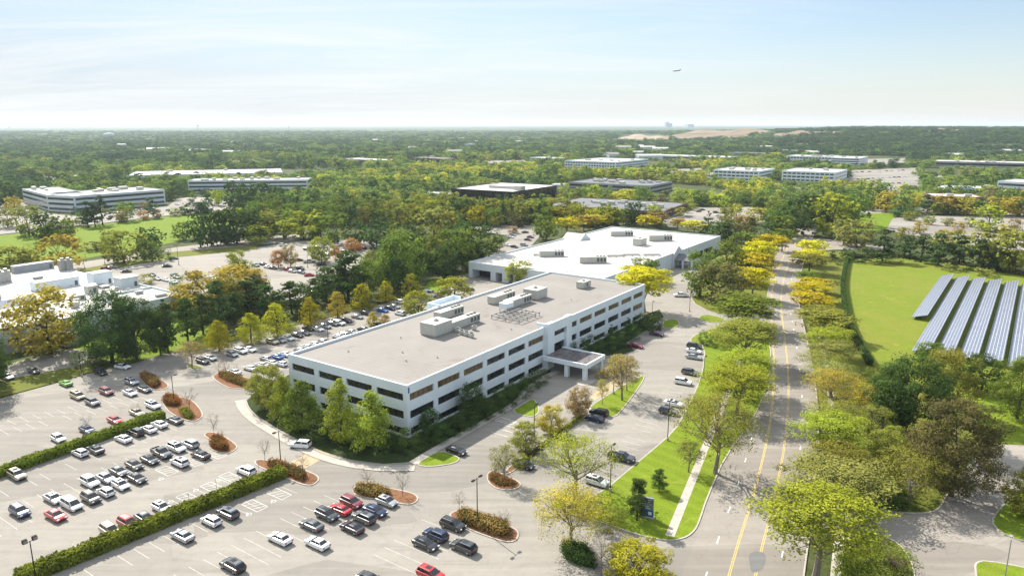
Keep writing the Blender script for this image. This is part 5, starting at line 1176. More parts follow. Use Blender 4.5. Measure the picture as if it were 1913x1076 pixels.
trees('trees along the side street', 'along the side street', [('round', 'dark', 422, 458, 394, 62), ('round', 'dark', 443, 455, 396, 66), ('round', 'dark', 375, 462, 398, 44), ('round', 'dark', 395, 460, 402, 44), ('round', 'green', 342, 448, 416, 30), ('round', 'lime', 568, 446, 393, 76), ('round', 'green', 631, 455, 400, 46), ('round', 'dark', 664, 457, 412, 40), ('round', 'dark', 704, 465, 411, 54), ('round', 'green', 600, 446, 405, 44), ('round', 'olive', 500, 446, 396, 56), ('round', 'green', 530, 444, 392, 50), ('round', 'dark', 470, 450, 392, 50),
      ('round', 'olive', 232, 490, 432, 66), ('round', 'dark', 283, 470, 424, 42), ('round', 'green', 270, 488, 450, 28), ('round', 'green', 285, 488, 452, 26), ('bush', 'green', 306, 488, 460, 26), ('round', 'gold', 120, 505, 442, 62), ('round', 'olive', 22, 504, 462, 60), ('round', 'olive', 58, 502, 460, 50), ('bush', 'brown', 172, 468, 452, 40), ('bush', 'brown', 190, 466, 452, 26), ('round', 'olive', 205, 476, 430, 30),
      ('round', 'pale', 55, 440, 386, 44), ('round', 'dark', 85, 450, 398, 50), ('round', 'green', 112, 450, 404, 50), ('round', 'olive', 125, 445, 414, 36), ('pine', 'pine', 165, 424, 376, 34), ('pine', 'pine', 178, 424, 378, 36), ('pine', 'pine', 192, 420, 366, 40), ('pale' if False else 'round', 'pale', 15, 425, 390, 36)])
trees('small trees by the far left offices', 'by the far left offices', [('round', 'tan', 228, 416, 396, 20), ('round', 'rust', 268, 411, 394, 20), ('round', 'tan', 295, 408, 392, 18), ('round', 'olive', 326, 404, 388, 18), ('bush', 'dark', 352, 401, 390, 26), ('round', 'olive', 380, 396, 378, 18), ('round', 'gold', 235, 398, 386, 22), ('round', 'tan', 270, 390, 378, 20), ('round', 'olive', 318, 374, 358, 22), ('round', 'lime', 408, 384, 354, 24), ('round', 'green', 360, 378, 362, 18),
      ('round', 'dark', 436, 392, 340, 34), ('round', 'dark', 462, 394, 340, 40), ('round', 'dark', 492, 392, 344, 44), ('round', 'dark', 520, 390, 350, 36), ('round', 'gold', 28, 398, 366, 30), ('round', 'dark', 8, 386, 338, 40), ('round', 'green', 160, 352, 330, 34), ('round', 'green', 186, 352, 330, 32), ('round', 'olive', 300, 352, 332, 30), ('round', 'green', 322, 354, 330, 30), ('round', 'green', 340, 356, 334, 24)])
trees('left street trees of the avenue', 'left of the avenue', [('locust', 'green', 1460, 470, 429, 46), ('locust', 'yellow', 1436, 488, 440, 66), ('locust', 'yellow', 1418, 504, 453, 68), ('locust', 'yellow', 1410, 531, 475, 77), ('locust', 'yellow', 1405, 560, 503, 72), ('round', 'brown', 1346, 571, 492, 92), ('locust', 'green', 1392, 612, 554, 127), ('locust', 'olive', 1388, 680, 601, 132),
      ('locust', 'lime', 1390, 736, 659, 107), ('locust', 'lime', 1376, 775, 692, 136), ('sparse', 'olive', 1336, 884, 748, 150), ('sparse', 'olive', 1310, 800, 742, 80), ('sparse', 'brown', 1286, 882, 828, 44), ('round', 'green', 1307, 553, 469, 64), ('round', 'green', 1356, 524, 452, 70), ('round', 'green', 1388, 480, 436, 44), ('spruce', 'dark', 1360, 452, 412, 40), ('spruce', 'dark', 1402, 452, 402, 34), ('bush', 'dark', 1318, 642, 616, 28), ('bush', 'dark', 1330, 646, 616, 30), ('bush', 'dark', 1300, 556, 543, 16)])
trees('right street trees of the avenue', 'right of the avenue', [('locust', 'yellow', 1516, 480, 450, 57), ('locust', 'olive', 1510, 510, 475, 70), ('locust', 'green', 1504, 531, 508, 46), ('locust', 'yellow', 1514, 562, 529, 74), ('locust', 'yellow', 1516, 592, 548, 79), ('locust', 'olive', 1537, 632, 582, 105), ('locust', 'lime', 1545, 668, 615, 96), ('sparse', 'olive', 1537, 708, 660, 86), ('sparse', 'gold', 1558, 778, 694, 106),
      ('locust', 'lime', 1546, 872, 777, 134), ('locust', 'pale', 1557, 940, 867, 193), ('locust', 'lime', 1524, 1078, 921, 212), ('locust', 'yellow', 1522, 547, 521, 62), ('locust', 'yellow', 1512, 496, 466, 60), ('locust', 'olive', 1530, 613, 573, 80), ('locust', 'pale', 1550, 690, 640, 84), ('sparse', 'pale', 1550, 742, 682, 92), ('sparse', 'olive', 1556, 832, 752, 96), ('locust', 'olive', 1562, 906, 828, 104), ('bush', 'dark', 1567, 495, 486, 12), ('bush', 'dark', 1566, 532, 518, 16), ('bush', 'green', 1567, 588, 578, 16), ('bush', 'dark', 1583, 622, 606, 22), ('bush', 'brown', 1592, 650, 634, 24)])
trees('big trees by the access road', 'above the access road', [('round', 'dark', 1696, 812, 668, 132), ('round', 'dark', 1660, 800, 700, 84), ('round', 'brown', 1776, 926, 755, 138), ('round', 'olive', 1730, 880, 790, 80), ('round', 'olive', 1659, 872, 800, 74), ('sparse', 'olive', 1696, 934, 848, 120), ('bush', 'dark', 1650, 942, 910, 70), ('bush', 'dark', 1690, 948, 924, 44), ('round', 'olive', 1764, 775, 657, 96), ('round', 'dark', 1832, 735, 664, 66), ('round', 'green', 1735, 690, 640, 52), ('round', 'green', 1900, 782, 672, 84), ('bush', 'dark', 1789, 765, 742, 42), ('bush', 'dark', 1828, 774, 759, 16), ('bush', 'dark', 1846, 766, 757, 20),
      ('bush', 'dark', 1862, 768, 758, 18), ('sparse', 'gold', 1612, 800, 720, 60), ('sparse', 'olive', 1630, 830, 760, 66), ('round', 'olive', 1914, 965, 880, 70), ('bush', 'green', 1640, 1070, 1022, 118), ('bush', 'green', 1600, 1082, 1040, 80), ('round', 'green', 1630, 770, 690, 50)])
trees('trees of the front lots', 'in the front lots', [('sparse', 'olive', 942, 899, 834, 52), ('sparse', 'lime', 1074, 922, 818, 138), ('sparse', 'gold', 1066, 1026, 916, 136), ('round', 'pear', 1190, 1082, 1022, 116), ('bare', 'tan', 1123, 1074, 986, 52), ('round', 'gold', 1030, 810, 757, 48), ('round', 'tan', 1081, 776, 725, 48), ('round', 'olive', 981, 844, 790, 52),
      ('sparse', 'tan', 1162, 748, 666, 64), ('sparse', 'gold', 1125, 756, 710, 24), ('sparse', 'tan', 1171, 730, 668, 44), ('round', 'lime', 1152, 700, 664, 34), ('pine', 'pine', 1190, 972, 891, 50), ('pine', 'dark', 1231, 917, 876, 38), ('bush', 'gold', 1080, 955, 930, 60), ('bush', 'olive', 1135, 985, 945, 56), ('bush', 'gold', 1122, 705, 690, 26), ('bush', 'brown', 1136, 700, 690, 22), ('bush', 'olive', 972, 872, 848, 30), ('bush', 'brown', 934, 882, 866, 22)])
trees('bare saplings of the car park', 'on a car park island', [('bare', 'tan', 356, 772, 723, 34), ('bare', 'tan', 400, 814, 771, 32), ('bare', 'tan', 164, 802, 775, 30), ('bare', 'tan', 255, 774, 753, 24), ('bare', 'tan', 495, 861, 820, 30), ('bare', 'tan', 566, 885, 845, 36), ('bare', 'tan', 687, 912, 872, 34), ('bare', 'tan', 752, 927, 882, 36), ('bare', 'gold', 858, 955, 918, 36), ('bare', 'tan', 941, 983, 952, 30),
      ('bare', 'tan', 409, 700, 672, 24), ('bare', 'tan', 424, 703, 668, 26), ('bare', 'tan', 438, 708, 678, 24), ('bare', 'tan', 412, 826, 804, 24)])
trees('trees behind the white warehouse', 'behind the white warehouse roof', [('round', 'green', 1020, 448, 399, 46), ('locust', 'yellow', 1060, 440, 408, 50), ('locust', 'gold', 1090, 432, 404, 50), ('locust', 'yellow', 1110, 428, 402, 42), ('spruce', 'dark', 1125, 424, 385, 18), ('spruce', 'dark', 1148, 424, 383, 22), ('locust', 'yellow', 1212, 430, 404, 46), ('locust', 'tan', 1230, 425, 398, 40), ('locust', 'gold', 1265, 432, 410, 36), ('locust', 'yellow', 1296, 436, 413, 40), ('spruce', 'dark', 1322, 436, 392, 34), ('round', 'dark', 1345, 450, 414, 44), ('round', 'brown', 1372, 444, 408, 40), ('round', 'tan', 1390, 440, 404, 40),
      ('round', 'yellow', 886, 418, 392, 30), ('round', 'olive', 928, 424, 399, 26), ('round', 'brown', 968, 424, 402, 30), ('round', 'tan', 958, 436, 424, 22)])
trees('conifers before the dark glass office', 'before the dark glass office', [('pine', 'pine', 846, 412, 368, 36), ('round', 'dark', 866, 415, 373, 34), ('spruce', 'pine', 884, 416, 376, 26), ('round', 'dark', 902, 416, 374, 34), ('spruce', 'pine', 922, 418, 374, 26), ('spruce', 'pine', 938, 418, 376, 24), ('spruce', 'dark', 955, 420, 376, 26), ('spruce', 'dark', 972, 418, 370, 30), ('spruce', 'pine', 990, 420, 380, 26), ('spruce', 'dark', 1008, 420, 376, 28),
      ('round', 'dark', 1040, 416, 388, 34), ('round', 'green', 1070, 410, 378, 40), ('round', 'olive', 1095, 418, 394, 34), ('round', 'gold', 1118, 412, 388, 26), ('round', 'tan', 1225, 418, 392, 36), ('round', 'brown', 1180, 416, 398, 26), ('bush', 'olive', 1262, 404, 388, 44), ('bush', 'olive', 1286, 392, 376, 30)])
trees('trees at the far end of the avenue', 'at the far end of the avenue', [('round', 'dark', 1480, 440, 372, 70), ('round', 'lime', 1550, 442, 366, 78), ('round', 'dark', 1508, 425, 362, 60), ('round', 'green', 1588, 420, 358, 56), ('round', 'green', 1462, 448, 406, 48), ('round', 'dark', 1440, 450, 415, 36), ('round', 'pale', 1600, 462, 410, 56), ('round', 'pale', 1575, 458, 412, 40), ('round', 'gold', 1655, 396, 358, 44), ('round', 'gold', 1700, 394, 362, 44), ('round', 'gold', 1760, 400, 366, 46), ('round', 'gold', 1800, 402, 368, 44), ('round', 'gold', 1865, 404, 366, 46), ('round', 'gold', 1900, 404, 370, 44), ('round', 'olive', 1700, 412, 396, 26), ('round', 'olive', 1770, 422, 406, 20), ('round', 'lime', 1845, 432, 386, 48), ('round', 'gold', 1718, 436, 414, 22), ('round', 'olive', 1735, 420, 402, 20), ('round', 'gold', 1790, 440, 416, 24), ('round', 'olive', 1812, 424, 406, 20), ('round', 'gold', 1880, 446, 420, 26), ('round', 'tan', 1895, 430, 410, 20)])
trees('pines behind the solar meadow', 'behind the solar meadow', [('pine', 'pine', 1648, 488, 428, 60), ('pine', 'pine', 1690, 482, 440, 46), ('pine', 'pine', 1720, 490, 438, 62), ('pine', 'pine', 1752, 496, 436, 52), ('pine', 'pine', 1790, 500, 440, 60), ('pine', 'pine', 1826, 505, 446, 52), ('pine', 'pine', 1866, 508, 450, 56), ('round', 'olive', 1850, 500, 420, 74), ('round', 'olive', 1895, 512, 434, 60), ('bush', 'dark', 1568, 482, 462, 28), ('bush', 'dark', 1605, 488, 460, 46), ('bush', 'dark', 1640, 492, 470, 36), ('round', 'olive', 1690, 448, 426, 30), ('round', 'olive', 1770, 470, 432, 60), ('bush', 'pale', 1670, 492, 478, 30), ('bush', 'pale', 1780, 506, 490, 34), ('bush', 'pale', 1840, 516, 500, 34), ('round', 'rust', 1762, 448, 430, 26)])

# ---------------------------------------------------------------- woods: nearest trees as things, the rest as one mass
FORCOL = [((.070, .122, .044), .30, 'dark'), ((.165, .240, .058), .36, 'green'), ((.270, .310, .070), .20, 'olive'), ((.33, .40, .055), .09, 'lime'), ((.43, .42, .06), .03, 'pear'), ((.24, .22, .11), .02, 'brown')]
def hill_h(x, y):
    r = math.hypot(x, y); a = x / max(1, y)
    s = lambda e0, e1, v: (lambda t: t * t * (3 - 2 * t))(min(1, max(0, (v - e0) / (e1 - e0))))
    h = 34 * s(1950, 3050, r) * s(.20, .50, a) + 10 * s(2600, 3300, r) * s(.02, .2, a)
    return h * (1 + .03 * math.sin(x * .006)) * (1 - .9 * s(5200, 7000, r))
cand = []
rg = random.Random(11)
xs0 = None
step0 = 12.5
y = 300.0
while y < 6500:
    st = step0 * (1 + max(0, y - 700) / 1500.0)
    x = -y * .80
    while x < y * .80:
        xx = x + rg.uniform(-.45, .45) * st; yy = y + rg.uniform(-.45, .45) * st
        px, py = PX(xx, yy)
        if -120 < px < 2030 and py < 424: cand.append((xx, yy, st))
        x += st
    y += st * .95
pts = []
boxes = [(min(p.x for p in c), max(p.x for p in c), min(p.y for p in c), max(p.y for p in c), c) for c in CLEAR]
def bare_ground(x, y):
    return any(b[0] <= x <= b[1] and b[2] <= y <= b[3] and inside(b[4], x, y) for b in boxes)
HMB = [(r_ * (p_ - CX) / (FPX * math.cos(TH) + 60), r_, w_ * .5, d_ * .5) for p_, r_, w_, d_ in ((1490, 3000, 190, 420), (1755, 2950, 200, 260), (1545, 2900, 140, 200))]
SANDY = [poly([(1140, 268), (1165, 255), (1235, 254), (1256, 262), (1250, 268)]), poly([(1258, 268), (1255, 258), (1330, 254), (1440, 254), (1420, 262), (1390, 268)])]
for x, y, st in cand:
    px, py = PX(x, y)
    n1 = math.sin(x * .011 + 1.3) * math.sin(y * .013) + .6 * math.sin(x * .031 + y * .027) + rg.uniform(-.5, .5)
    if any(abs(x - h_[0]) < h_[2] and -220 < y - h_[1] < h_[3] for h_ in HMB): continue
    if bare_ground(x, y) or any(inside(c, x, y) for c in SANDY): continue
    if y > 700 and math.sin(x * .009 + y * .004) * math.sin(y * .006 - x * .003) > (.72 if x < 100 else .58): continue
    pts.append((x, y, st, n1))
LOWB = [(min(p.x for p in c), max(p.x for p in c), min(p.y for p in c), max(p.y for p in c), c) for c in LOW]
def low_zone(x, y): return any(b[0] <= x <= b[1] and b[2] <= y <= b[3] and inside(b[4], x, y) for b in LOWB)
pts.sort(key=lambda p: math.hypot(p[0], p[1]))
def wood_col(n1, px, py):
    r = .5 + (rg.random() - .5) * .75 + n1 * .24
    if 560 < px < 900 and 320 < py < 360: r += .12
    if (1040 < px < 1460 and py > 300) or (800 < px < 1000 and 290 < py < 335): r += .22
    if px < 420: r -= .12
    yy_ = FPX * 75 / max(8, py - YH)
    if yy_ > 1000: r -= min(.34, (yy_ - 1000) / 2500)
    if px > 1450 and py < 300: r -= .3
    c = 0
    for i, (_, w, _) in enumerate(FORCOL):
        c += w
        if r < c: return i
    return len(FORCOL) - 2
NIND = 165
WOODPH = [(-1e9, 330, 'in the wood beyond the far left offices'), (330, 860, 'in the wood left of the dark glass office'), (860, 1330, 'in the wood behind the dark glass office'), (1330, 1e9, 'in the wood at the far end of the avenue')]
for x, y, st, n1 in pts[:NIND]:
    px, py = PX(x, y); ci = wood_col(n1, px, py); ph = [w for w in WOODPH if w[0] <= px < w[1]][0][2]
    shp = 'pine' if (ci == 0 and rg.random() < .35) else ('pear' if ci == 4 and rg.random() < .4 else 'round')
    lab = f"{CLW[FORCOL[ci][2]]} {SHW[shp]} {ph}"
    lz = .45 if low_zone(x, y) else 1
    tree(shp, FORCOL[ci][2], x, y, rg.uniform(11.5, 18) * lz, rg.uniform(11.5, 18) * (.75 if lz < 1 else 1), '', lab.replace(' tree ', ' trees '), 2, 0, lab)
rest = pts[NIND:]
# one mass of woodland (instanced crowns) for the rest
src = [obj_ for obj_ in COL.objects if obj_.name.startswith('crown') and obj_.data.name.startswith('crown_round')]
far_src = []
seen = set()
for o in COL.objects:
    if o.name.startswith('crown') and o.parent and any(o.data is PROTO.get((s, 2, v), (None,))[0] for s in ('round', 'pine', 'pear') for v in range(3)) and o.data.name not in seen:
        seen.add(o.data.name); far_src.append(o)
me = bpy.data.meshes.new('woodland'); V = []; TI = []; SC = []; RO = []; IX = []
rg2 = random.Random(3)
for x, y, st, n1 in rest:
    px, py = PX(x, y); ci = wood_col(n1, px, py); c = FORCOL[ci][0]; f = rg2.uniform(.8, 1.2)
    w = rg2.uniform(.95, 1.75) * max(1, st / 12.5) * 1.12; h = rg2.uniform(9, 18) * (1 + .06 * (st / 12.5 - 1)) / NOMH
    if low_zone(x, y): h *= .42; w *= .75
    V.append((x, y, hill_h(x, y) - .4)); TI.append((c[0] * f, c[1] * f, c[2] * f, 1)); SC.append((w, w, h)); RO.append((0, 0, rg2.uniform(0, 6.28))); IX.append(rg2.randrange(max(1, len(far_src))))
me.from_pydata(V, [], [])
def setattr_(nm, tp, data, key):
    a = me.attributes.new(nm, tp, 'POINT'); a.data.foreach_set(key, np.array(data, dtype=np.int32 if tp == 'INT' else np.float32).ravel())
setattr_('tint', 'FLOAT_COLOR', TI, 'color'); setattr_('scl', 'FLOAT_VECTOR', SC, 'vector'); setattr_('rot', 'FLOAT_VECTOR', RO, 'vector'); setattr_('idx', 'INT', IX, 'value')
wood = obj('woodland', me); tag(wood, 'broad green woodland stretching to the horizon', 'woodland', None, 'stuff')
ng = bpy.data.node_groups.new('woodland_scatter', 'GeometryNodeTree')
ng.interface.new_socket('Geometry', in_out='INPUT', socket_type='NodeSocketGeometry'); ng.interface.new_socket('Geometry', in_out='OUTPUT', socket_type='NodeSocketGeometry')
gi = ng.nodes.new('NodeGroupInput'); go = ng.nodes.new('NodeGroupOutput'); iop = ng.nodes.new('GeometryNodeInstanceOnPoints'); jn = ng.nodes.new('GeometryNodeJoinGeometry')
for o in far_src:
    oi = ng.nodes.new('GeometryNodeObjectInfo'); oi.inputs['Object'].default_value = o; oi.inputs['As Instance'].default_value = False; oi.transform_space = 'ORIGINAL'
    g2 = ng.nodes.new('GeometryNodeGeometryToInstance'); ng.links.new(oi.outputs['Geometry'], g2.inputs[0]); ng.links.new(g2.outputs[0], jn.inputs[0])
def attr(nm, tp):
    n = ng.nodes.new('GeometryNodeInputNamedAttribute'); n.data_type = tp; n.inputs['Name'].default_value = nm; return n.outputs['Attribute']
ng.links.new(gi.outputs[0], iop.inputs['Points']); ng.links.new(jn.outputs[0], iop.inputs['Instance']); iop.inputs['Pick Instance'].default_value = True
ng.links.new(attr('idx', 'INT'), iop.inputs['Instance Index']); ng.links.new(attr('rot', 'FLOAT_VECTOR'), iop.inputs['Rotation']); ng.links.new(attr('scl', 'FLOAT_VECTOR'), iop.inputs['Scale'])
ng.links.new(iop.outputs[0], go.inputs[0])
md = wood.modifiers.new('scatter', 'NODES'); md.node_group = ng

# far canopy sheet and hills (polar grids)
def woodmat(name, cols, sc=(.006, .05, .2)):
    m, nt, out = new_mat(name); v = pos(nt)
    c = mixc(nt, ramp(nt, noise(nt, v, sc[0], 5, .6), .35, .65), cols[0], cols[1])
    c = mixc(nt, ramp(nt, noise(nt, v, sc[1], 4, .7), .55, .72), c, cols[2])
    principled(nt, out, c, .95, 0, .05); return m
M['farwood'] = woodmat('far_canopy', ((.028, .05, .026), (.095, .125, .06), (.15, .15, .10)), (.0028, .009, .2))
M['hill'] = woodmat('hill_ground', ((.045, .065, .025), (.075, .095, .03), (.13, .12, .06)), (.002, .02, .2))
def polar(name, r0, r1, nr, a0, a1, na, fz, mat):
    r = r0 * (r1 / r0) ** (np.arange(nr + 1) / nr); a = np.linspace(a0, a1, na + 1)
    rr, aa = np.meshgrid(r, a, indexing='ij'); X = rr * np.sin(aa); Y = rr * np.cos(aa); Z = fz(X, Y, rr)
    V = np.stack([X, Y, Z], -1).reshape(-1, 3).astype(np.float32); n = na + 1
    i = np.arange(nr)[:, None] * n + np.arange(na)[None, :]
    F = np.stack([i, i + 1, i + n + 1, i + n], -1).reshape(-1, 4)[:, ::-1].astype(np.int32)
    me = bpy.data.meshes.new(name); me.vertices.add(len(V)); me.vertices.foreach_set('co', V.ravel()); me.loops.add(F.size); me.loops.foreach_set('vertex_index', F.ravel())
    me.polygons.add(len(F)); me.polygons.foreach_set('loop_start', np.arange(0, F.size, 4, dtype=np.int32)); me.materials.append(M[mat]); me.update(calc_edges=True); return obj(name, me)
rn = np.random.default_rng(4)
def canopy(X, Y, rr):
    n = rn.uniform(0, 1, X.shape); k = np.clip((rr - 2900) / 500, 0, 1)
    lump = .5 + .5 * np.sin(X * .0031 + 1) * np.sin(Y * .0023)
    return k * (4 + n * 8 * (rr / 3500) ** .3 + 3 * lump) - .5
fw = polar('distant_woodland', 2900, 34000, 330, R(-42), R(42), 900, canopy, 'farwood'); tag(fw, 'hazy blue green woods out to the flat horizon', 'woodland', None, 'stuff')
hv = np.vectorize(hill_h)
hl = polar('hills', 1900, 7200, 90, R(0), R(42), 200, lambda X, Y, rr: hv(X, Y) - .3, 'hill'); struct(hl)
def mound(name, px, py, w, d, h, mat, label=None, z0=None, seed=1, kind='structure'):
    p = G(px, py); rg3 = np.random.default_rng(seed); n = 26
    mb = MB(); vs = []; fs = []
    for i in range(n + 1):
        for j in range(n + 1):
            u, v = i / n * 2 - 1, j / n * 2 - 1; r = math.hypot(u, v); k = max(0, 1 - r ** 2) ** .8
            x = p.x + u * w / 2; y = p.y + v * d / 2; vs.append((x, y, (hill_h(x, y) if z0 is None else z0) - 2 + h * k * (.8 + .35 * math.sin(u * 6 + seed) * math.sin(v * 5) + rg3.uniform(-.05, .05))))
    for i in range(n):
        for j in range(n): a = i * (n + 1) + j; fs.append((a, a + n + 1, a + n + 2, a + 1))
    mb.add(vs, fs); o = mb.build(name, mat, None, True); o['kind'] = kind; return o
mound('sand_pit_terrain', 1200, 266, 290, 500, 24, 'sand', seed=2)
mound('sand_pit_terrain', 1085, 262, 200, 300, 12, 'sand', seed=5)
mound('sand_pit_terrain', 920, 263, 160, 200, 8, 'sand', seed=9)
mound('bare_hill_terrain', 1350, 261, 640, 900, 34, 'brownhill', seed=3)
HM = ((1490, 3000, 190, 420, 17, 'brownhill', 6), (1755, 2950, 200, 260, 17, 'sand', 7), (1545, 2900, 140, 200, 10, 'brownhill', 8))
def hill_mound(px, r, w, d, h, mat, seed):
    a = (px - CX) / FPX / math.cos(TH) * math.cos(TH); y = r; x = y * (px - CX) / (FPX * math.cos(TH) + 60); q = PX(x, y)
    return mound('bare_hill_terrain', q[0], q[1], w, d, h, mat, None, None, seed)
for a in HM: hill_mound(*a)
# scattered far roofs
rg4 = random.Random(21)
def far_house(px, py, w, d, h, roof, label):
    p = G(px, py); o = thing('far_building', label, 'building', (p.x, p.y, 0), rg4.uniform(-.5, .5), 'pale roofs scattered in the distant woods')
    mb = MB(); mb.box((-w / 2, -d / 2, 0), (w / 2, d / 2, h)); mb.build('wall', 'white2', o)
    mb = MB(); mb.add([(-w / 2 - .4, -d / 2 - .4, h), (w / 2 + .4, -d / 2 - .4, h), (w / 2 + .4, d / 2 + .4, h), (-w / 2 - .4, d / 2 + .4, h), (-w / 2 - .4, 0, h + d * .12), (w / 2 + .4, 0, h + d * .12)], [(0, 1, 5, 4), (2, 3, 4, 5), (0, 4, 3), (1, 2, 5)]); mb.build('roof', roof, o); return o
for i in range(46):
    side = rg4.random()
    px = rg4.uniform(10, 480) if i < 28 else rg4.uniform(480, 1140); py = rg4.uniform(248, 284) if px < 480 else rg4.uniform(250, 272); s = .55 + (290 - py) / 50
    o = far_house(px, py, rg4.uniform(14, 34) * s, rg4.uniform(10, 22) * s, 6 + 2.5 * s, rg4.choice(('roofwhite', 'roofwhite', 'roofgrey')), None); pend(o, 'small pale roofed building', 'in the hazy distance')
for px, py, w_, d_ in FARH: pend(far_house(px, py, w_, d_, rg4.uniform(8, 11), rg4.choice(('roofwhite', 'roofwhite', 'roofgrey')), None), 'small pale roofed building', 'in the hazy distance')
p = G(205, 262); o = thing('domed_hall', 'pale domed hall standing in the far left woods', 'building', (p.x, p.y, 0))
mb = MB(); mb.tube((0, 0, 0), (0, 0, 26), 24, 24, 24); mb.build('wall', 'greywall', o); mb = MB(); mb.tube((0, 0, 26), (0, 0, 32), 25, 17, 24); mb.tube((0, 0, 32), (0, 0, 35), 17, 3, 24); mb.build('dome', 'greywall', o)
for px, nm, lab in ((370, 'water_tower', 'dark water tower on the left horizon'), (18, 'water_tower', 'tiny water tower at the far left horizon'), (540, 'water_tower', 'tiny dark water tower left of centre on the horizon')):
    p = G(px, 243); o = thing(nm, lab, 'water tower', (p.x, p.y, 0)); k = .8 if px == 370 else .5
    mb = MB(); mb.tube((0, 0, 0), (0, 0, 62 * k), 6 * k, 5 * k, 10); mb.build('stem', 'poleg', o); mb = MB(); mb.tube((0, 0, 60 * k), (0, 0, 68 * k), 12 * k, 22 * k, 16); mb.tube((0, 0, 68 * k), (0, 0, 82 * k), 22 * k, 20 * k, 16); mb.tube((0, 0, 82 * k), (0, 0, 90 * k), 20 * k, 5 * k, 16); mb.build('tank', 'metaldark', o)
for px, w, h, lab in ((1246, 55, 105, 'taller hazy tower block on the horizon right of centre'), (1253, 45, 85, 'shorter hazy tower block beside the taller one'), (1288, 110, 70, 'low wide hazy block on the horizon')):
    y = 13500; w *= 1.2; h *= 1.05; x = y * (px - CX) / (FPX * math.cos(TH) + 70); o = thing('tower_block', lab, 'building', (x, y, 0), .3)
    mb = MB(); mb.box((-w / 2, -w / 2, 0), (w / 2, w / 2, h)); mb.build('wall', 'greywall', o)
    mb = MB()
    for k in range(8): mb.box((-w * .45, -w / 2 - .6, h * (.1 + .11 * k)), (w * .45, -w / 2 - .1, h * (.14 + .11 * k)))
    mb.build('window', 'bandglass', o)
# airliner
ya = 3400; za = CAMH + ya * (math.tan(math.atan((CY - 133) / FPX) - TH)); xa = (1263 - CX) / FPX * (ya * math.cos(TH) - (za - CAMH) * math.sin(TH))
o = thing('airliner', 'tiny dark airliner crossing the sky right of centre', 'aeroplane', (xa, ya, za), R(168)); o.rotation_euler = (0, R(4), R(168))
mb = MB(); mb.tube((-14, 0, 0), (12, 0, 0), 1.7, 1.8, 12); mb.tube((12, 0, 0), (15.5, 0, -.2), 1.8, .4, 12); mb.tube((-14, 0, 0), (-19, 0, .7), 1.7, .4, 12); mb.build('fuselage', 'metaldark', o)
for s in (-1, 1):
    mb = MB(); mb.add([(3, s * 1.2, -.8), (-2, s * 1.2, -.8), (-7, s * 15, .6), (-5, s * 15, .6), (3, s * 1.2, -.4), (-2, s * 1.2, -.4), (-7, s * 15, .8), (-5, s * 15, .8)], [(0, 1, 2, 3), (4, 5, 6, 7), (0, 3, 7, 4), (1, 2, 6, 5)]); mb.build('wing', 'metaldark', o)
    mb = MB(); mb.tube((2.5, s * 5, -1.6), (-1.5, s * 5, -1.5), .9, .8, 10); mb.build('engine', 'metaldark', o)
    mb = MB(); mb.add([(-15, 0, .6), (-18, 0, .6), (-20, s * 5.5, 1.0), (-18.5, s * 5.5, 1.0)], [(0, 1, 2, 3)]); mb.build('tailplane', 'metaldark', o)
mb = MB(); mb.add([(-13.5, -.15, 1), (-18.5, -.15, 1), (-21, -.15, 6.8), (-18.5, -.15, 6.8), (-13.5, .15, 1), (-18.5, .15, 1), (-21, .15, 6.8), (-18.5, .15, 6.8)], [(0, 1, 2, 3), (4, 5, 6, 7), (0, 3, 7, 4), (1, 2, 6, 5), (2, 3, 7, 6)]); mb.build('fin', 'metaldark', o)

write_labels()

# ---------------------------------------------------------------- air, sky, sun, camera
SUN_EL, SUN_DIR = R(40), Vector((-.612, .791, 0))
HAZE = True
if HAZE:
    mb = MB(); mb.box((-46000, -400, -1.2), (46000, 41000, 108)); hz = mb.build('haze', [])
    m, nt, out = new_mat('haze_air'); v = N(nt, 'ShaderNodeVolumePrincipled', Density=.000046, Anisotropy=.3); v.inputs['Color'].default_value = (.74, .87, 1.0, 1)
    nt.links.new(v.outputs[0], out.inputs['Volume']); hz.data.materials.append(m); hz['kind'] = 'stuff'; hz['label'] = 'thin pale haze filling the distance'; hz['category'] = 'haze'
w = bpy.data.worlds.new('World'); S.world = w; w.use_nodes = True; nt = w.node_tree; nt.nodes.clear()
out = nt.nodes.new('ShaderNodeOutputWorld'); bg = nt.nodes.new('ShaderNodeBackground'); sky = nt.nodes.new('ShaderNodeTexSky')
sky.sky_type = 'NISHITA'; sky.sun_disc = False; sky.sun_elevation = SUN_EL; sky.sun_rotation = math.atan2(SUN_DIR.x, SUN_DIR.y); sky.altitude = 0; sky.air_density = 1.0; sky.dust_density = .5; sky.ozone_density = 3.0
bg.inputs['Strength'].default_value = .0575
tc = nt.nodes.new('ShaderNodeTexCoord'); sp = nt.nodes.new('ShaderNodeSeparateXYZ'); nt.links.new(tc.outputs['Generated'], sp.inputs[0])
def mth(op, a, b):
    n = nt.nodes.new('ShaderNodeMath'); n.operation = op
    for i, q in enumerate((a, b)):
        if hasattr(q, 'links'): nt.links.new(q, n.inputs[i])
        else: n.inputs[i].default_value = q
    return n.outputs[0]
zz = mth('ADD', mth('MAXIMUM', sp.outputs[2], 0.0), .10)
cb = nt.nodes.new('ShaderNodeCombineXYZ'); nt.links.new(mth('DIVIDE', sp.outputs[0], zz), cb.inputs[0]); nt.links.new(mth('DIVIDE', sp.outputs[1], zz), cb.inputs[1])
mp = N(nt, 'ShaderNodeMapping'); mp.inputs['Rotation'].default_value = (0, 0, R(28)); mp.inputs['Scale'].default_value = (.35, 1.1, 1); nt.links.new(cb.outputs[0], mp.inputs[0])
nz = noise(nt, mp.outputs[0], 1.1, 8, .62, .9)
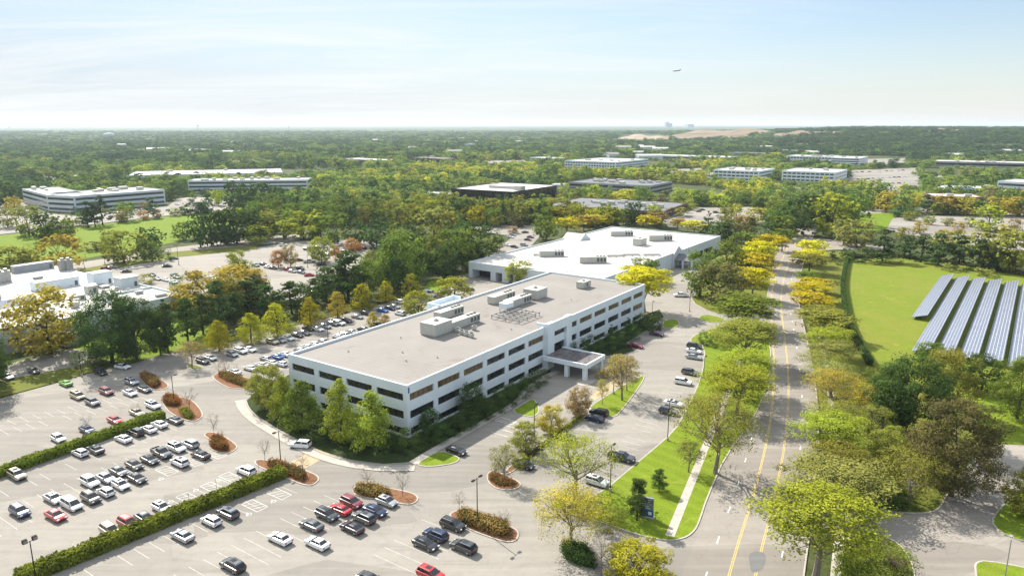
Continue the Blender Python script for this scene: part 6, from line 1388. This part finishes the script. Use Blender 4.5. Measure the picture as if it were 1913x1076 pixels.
mp2 = N(nt, 'ShaderNodeMapping'); mp2.inputs['Scale'].default_value = (.25, .25, 1); mp2.inputs['Location'].default_value = (.4, .2, 0); nt.links.new(cb.outputs[0], mp2.inputs[0])
cov = ramp(nt, mth('SUBTRACT', noise(nt, mp2.outputs[0], 1.0, 3), mth('MULTIPLY', sp.outputs[0], .38)), .22, .62)
cl = mth('MULTIPLY', ramp(nt, nz, .40, .66), mth('MULTIPLY', cov, .9))
# haze veil, added fill brightness overhead, thin bright cirrus over the sky colour
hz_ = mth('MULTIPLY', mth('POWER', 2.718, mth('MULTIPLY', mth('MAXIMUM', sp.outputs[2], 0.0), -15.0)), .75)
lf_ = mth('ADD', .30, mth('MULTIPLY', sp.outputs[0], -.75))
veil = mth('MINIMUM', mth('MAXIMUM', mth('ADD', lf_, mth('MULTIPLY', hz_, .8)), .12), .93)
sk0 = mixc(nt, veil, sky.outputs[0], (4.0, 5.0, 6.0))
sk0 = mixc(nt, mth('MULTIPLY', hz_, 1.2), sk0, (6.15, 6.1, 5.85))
hi_ = ramp(nt, sp.outputs[2], .24, .5)
sk0 = mixc(nt, mth('MULTIPLY', hi_, .55), sk0, (10.5, 11.2, 12.0))  # unseen upper sky made brighter to lift the shadows
skc = mixc(nt, mth('MULTIPLY', cl, .9), sk0, (6.55, 6.7, 6.75))
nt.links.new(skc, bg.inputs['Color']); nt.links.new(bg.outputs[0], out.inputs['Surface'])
sl = bpy.data.lights.new('sun', 'SUN'); sl.energy = 4.0; sl.angle = R(.53); sl.color = (1.0, .935, .83)
so = bpy.data.objects.new('sun', sl); COL.objects.link(so)
d = Vector((SUN_DIR.x * math.cos(SUN_EL), SUN_DIR.y * math.cos(SUN_EL), math.sin(SUN_EL)))
so.rotation_euler = d.to_track_quat('Z', 'Y').to_euler(); so.location = (-100, 100, 200)
cam = bpy.data.cameras.new('camera'); cam.sensor_width = 36; cam.lens = 36 * FPX / 1913; cam.clip_end = 120000; cam.clip_start = .5
co = bpy.data.objects.new('camera', cam); COL.objects.link(co); co.location = (0, 0, CAMH); co.rotation_euler = (math.pi / 2 - TH, 0, 0); S.camera = co
S.view_settings.view_transform = 'Standard'; S.view_settings.look = 'None'; S.view_settings.exposure = 1.38; S.view_settings.gamma = 1
c = S.cycles; c.max_bounces = 5; c.diffuse_bounces = 3; c.glossy_bounces = 2; c.transmission_bounces = 3; c.volume_bounces = 0; c.transparent_max_bounces = 4; c.caustics_reflective = False; c.caustics_refractive = False
c.use_denoising = True; c.volume_step_rate = 1
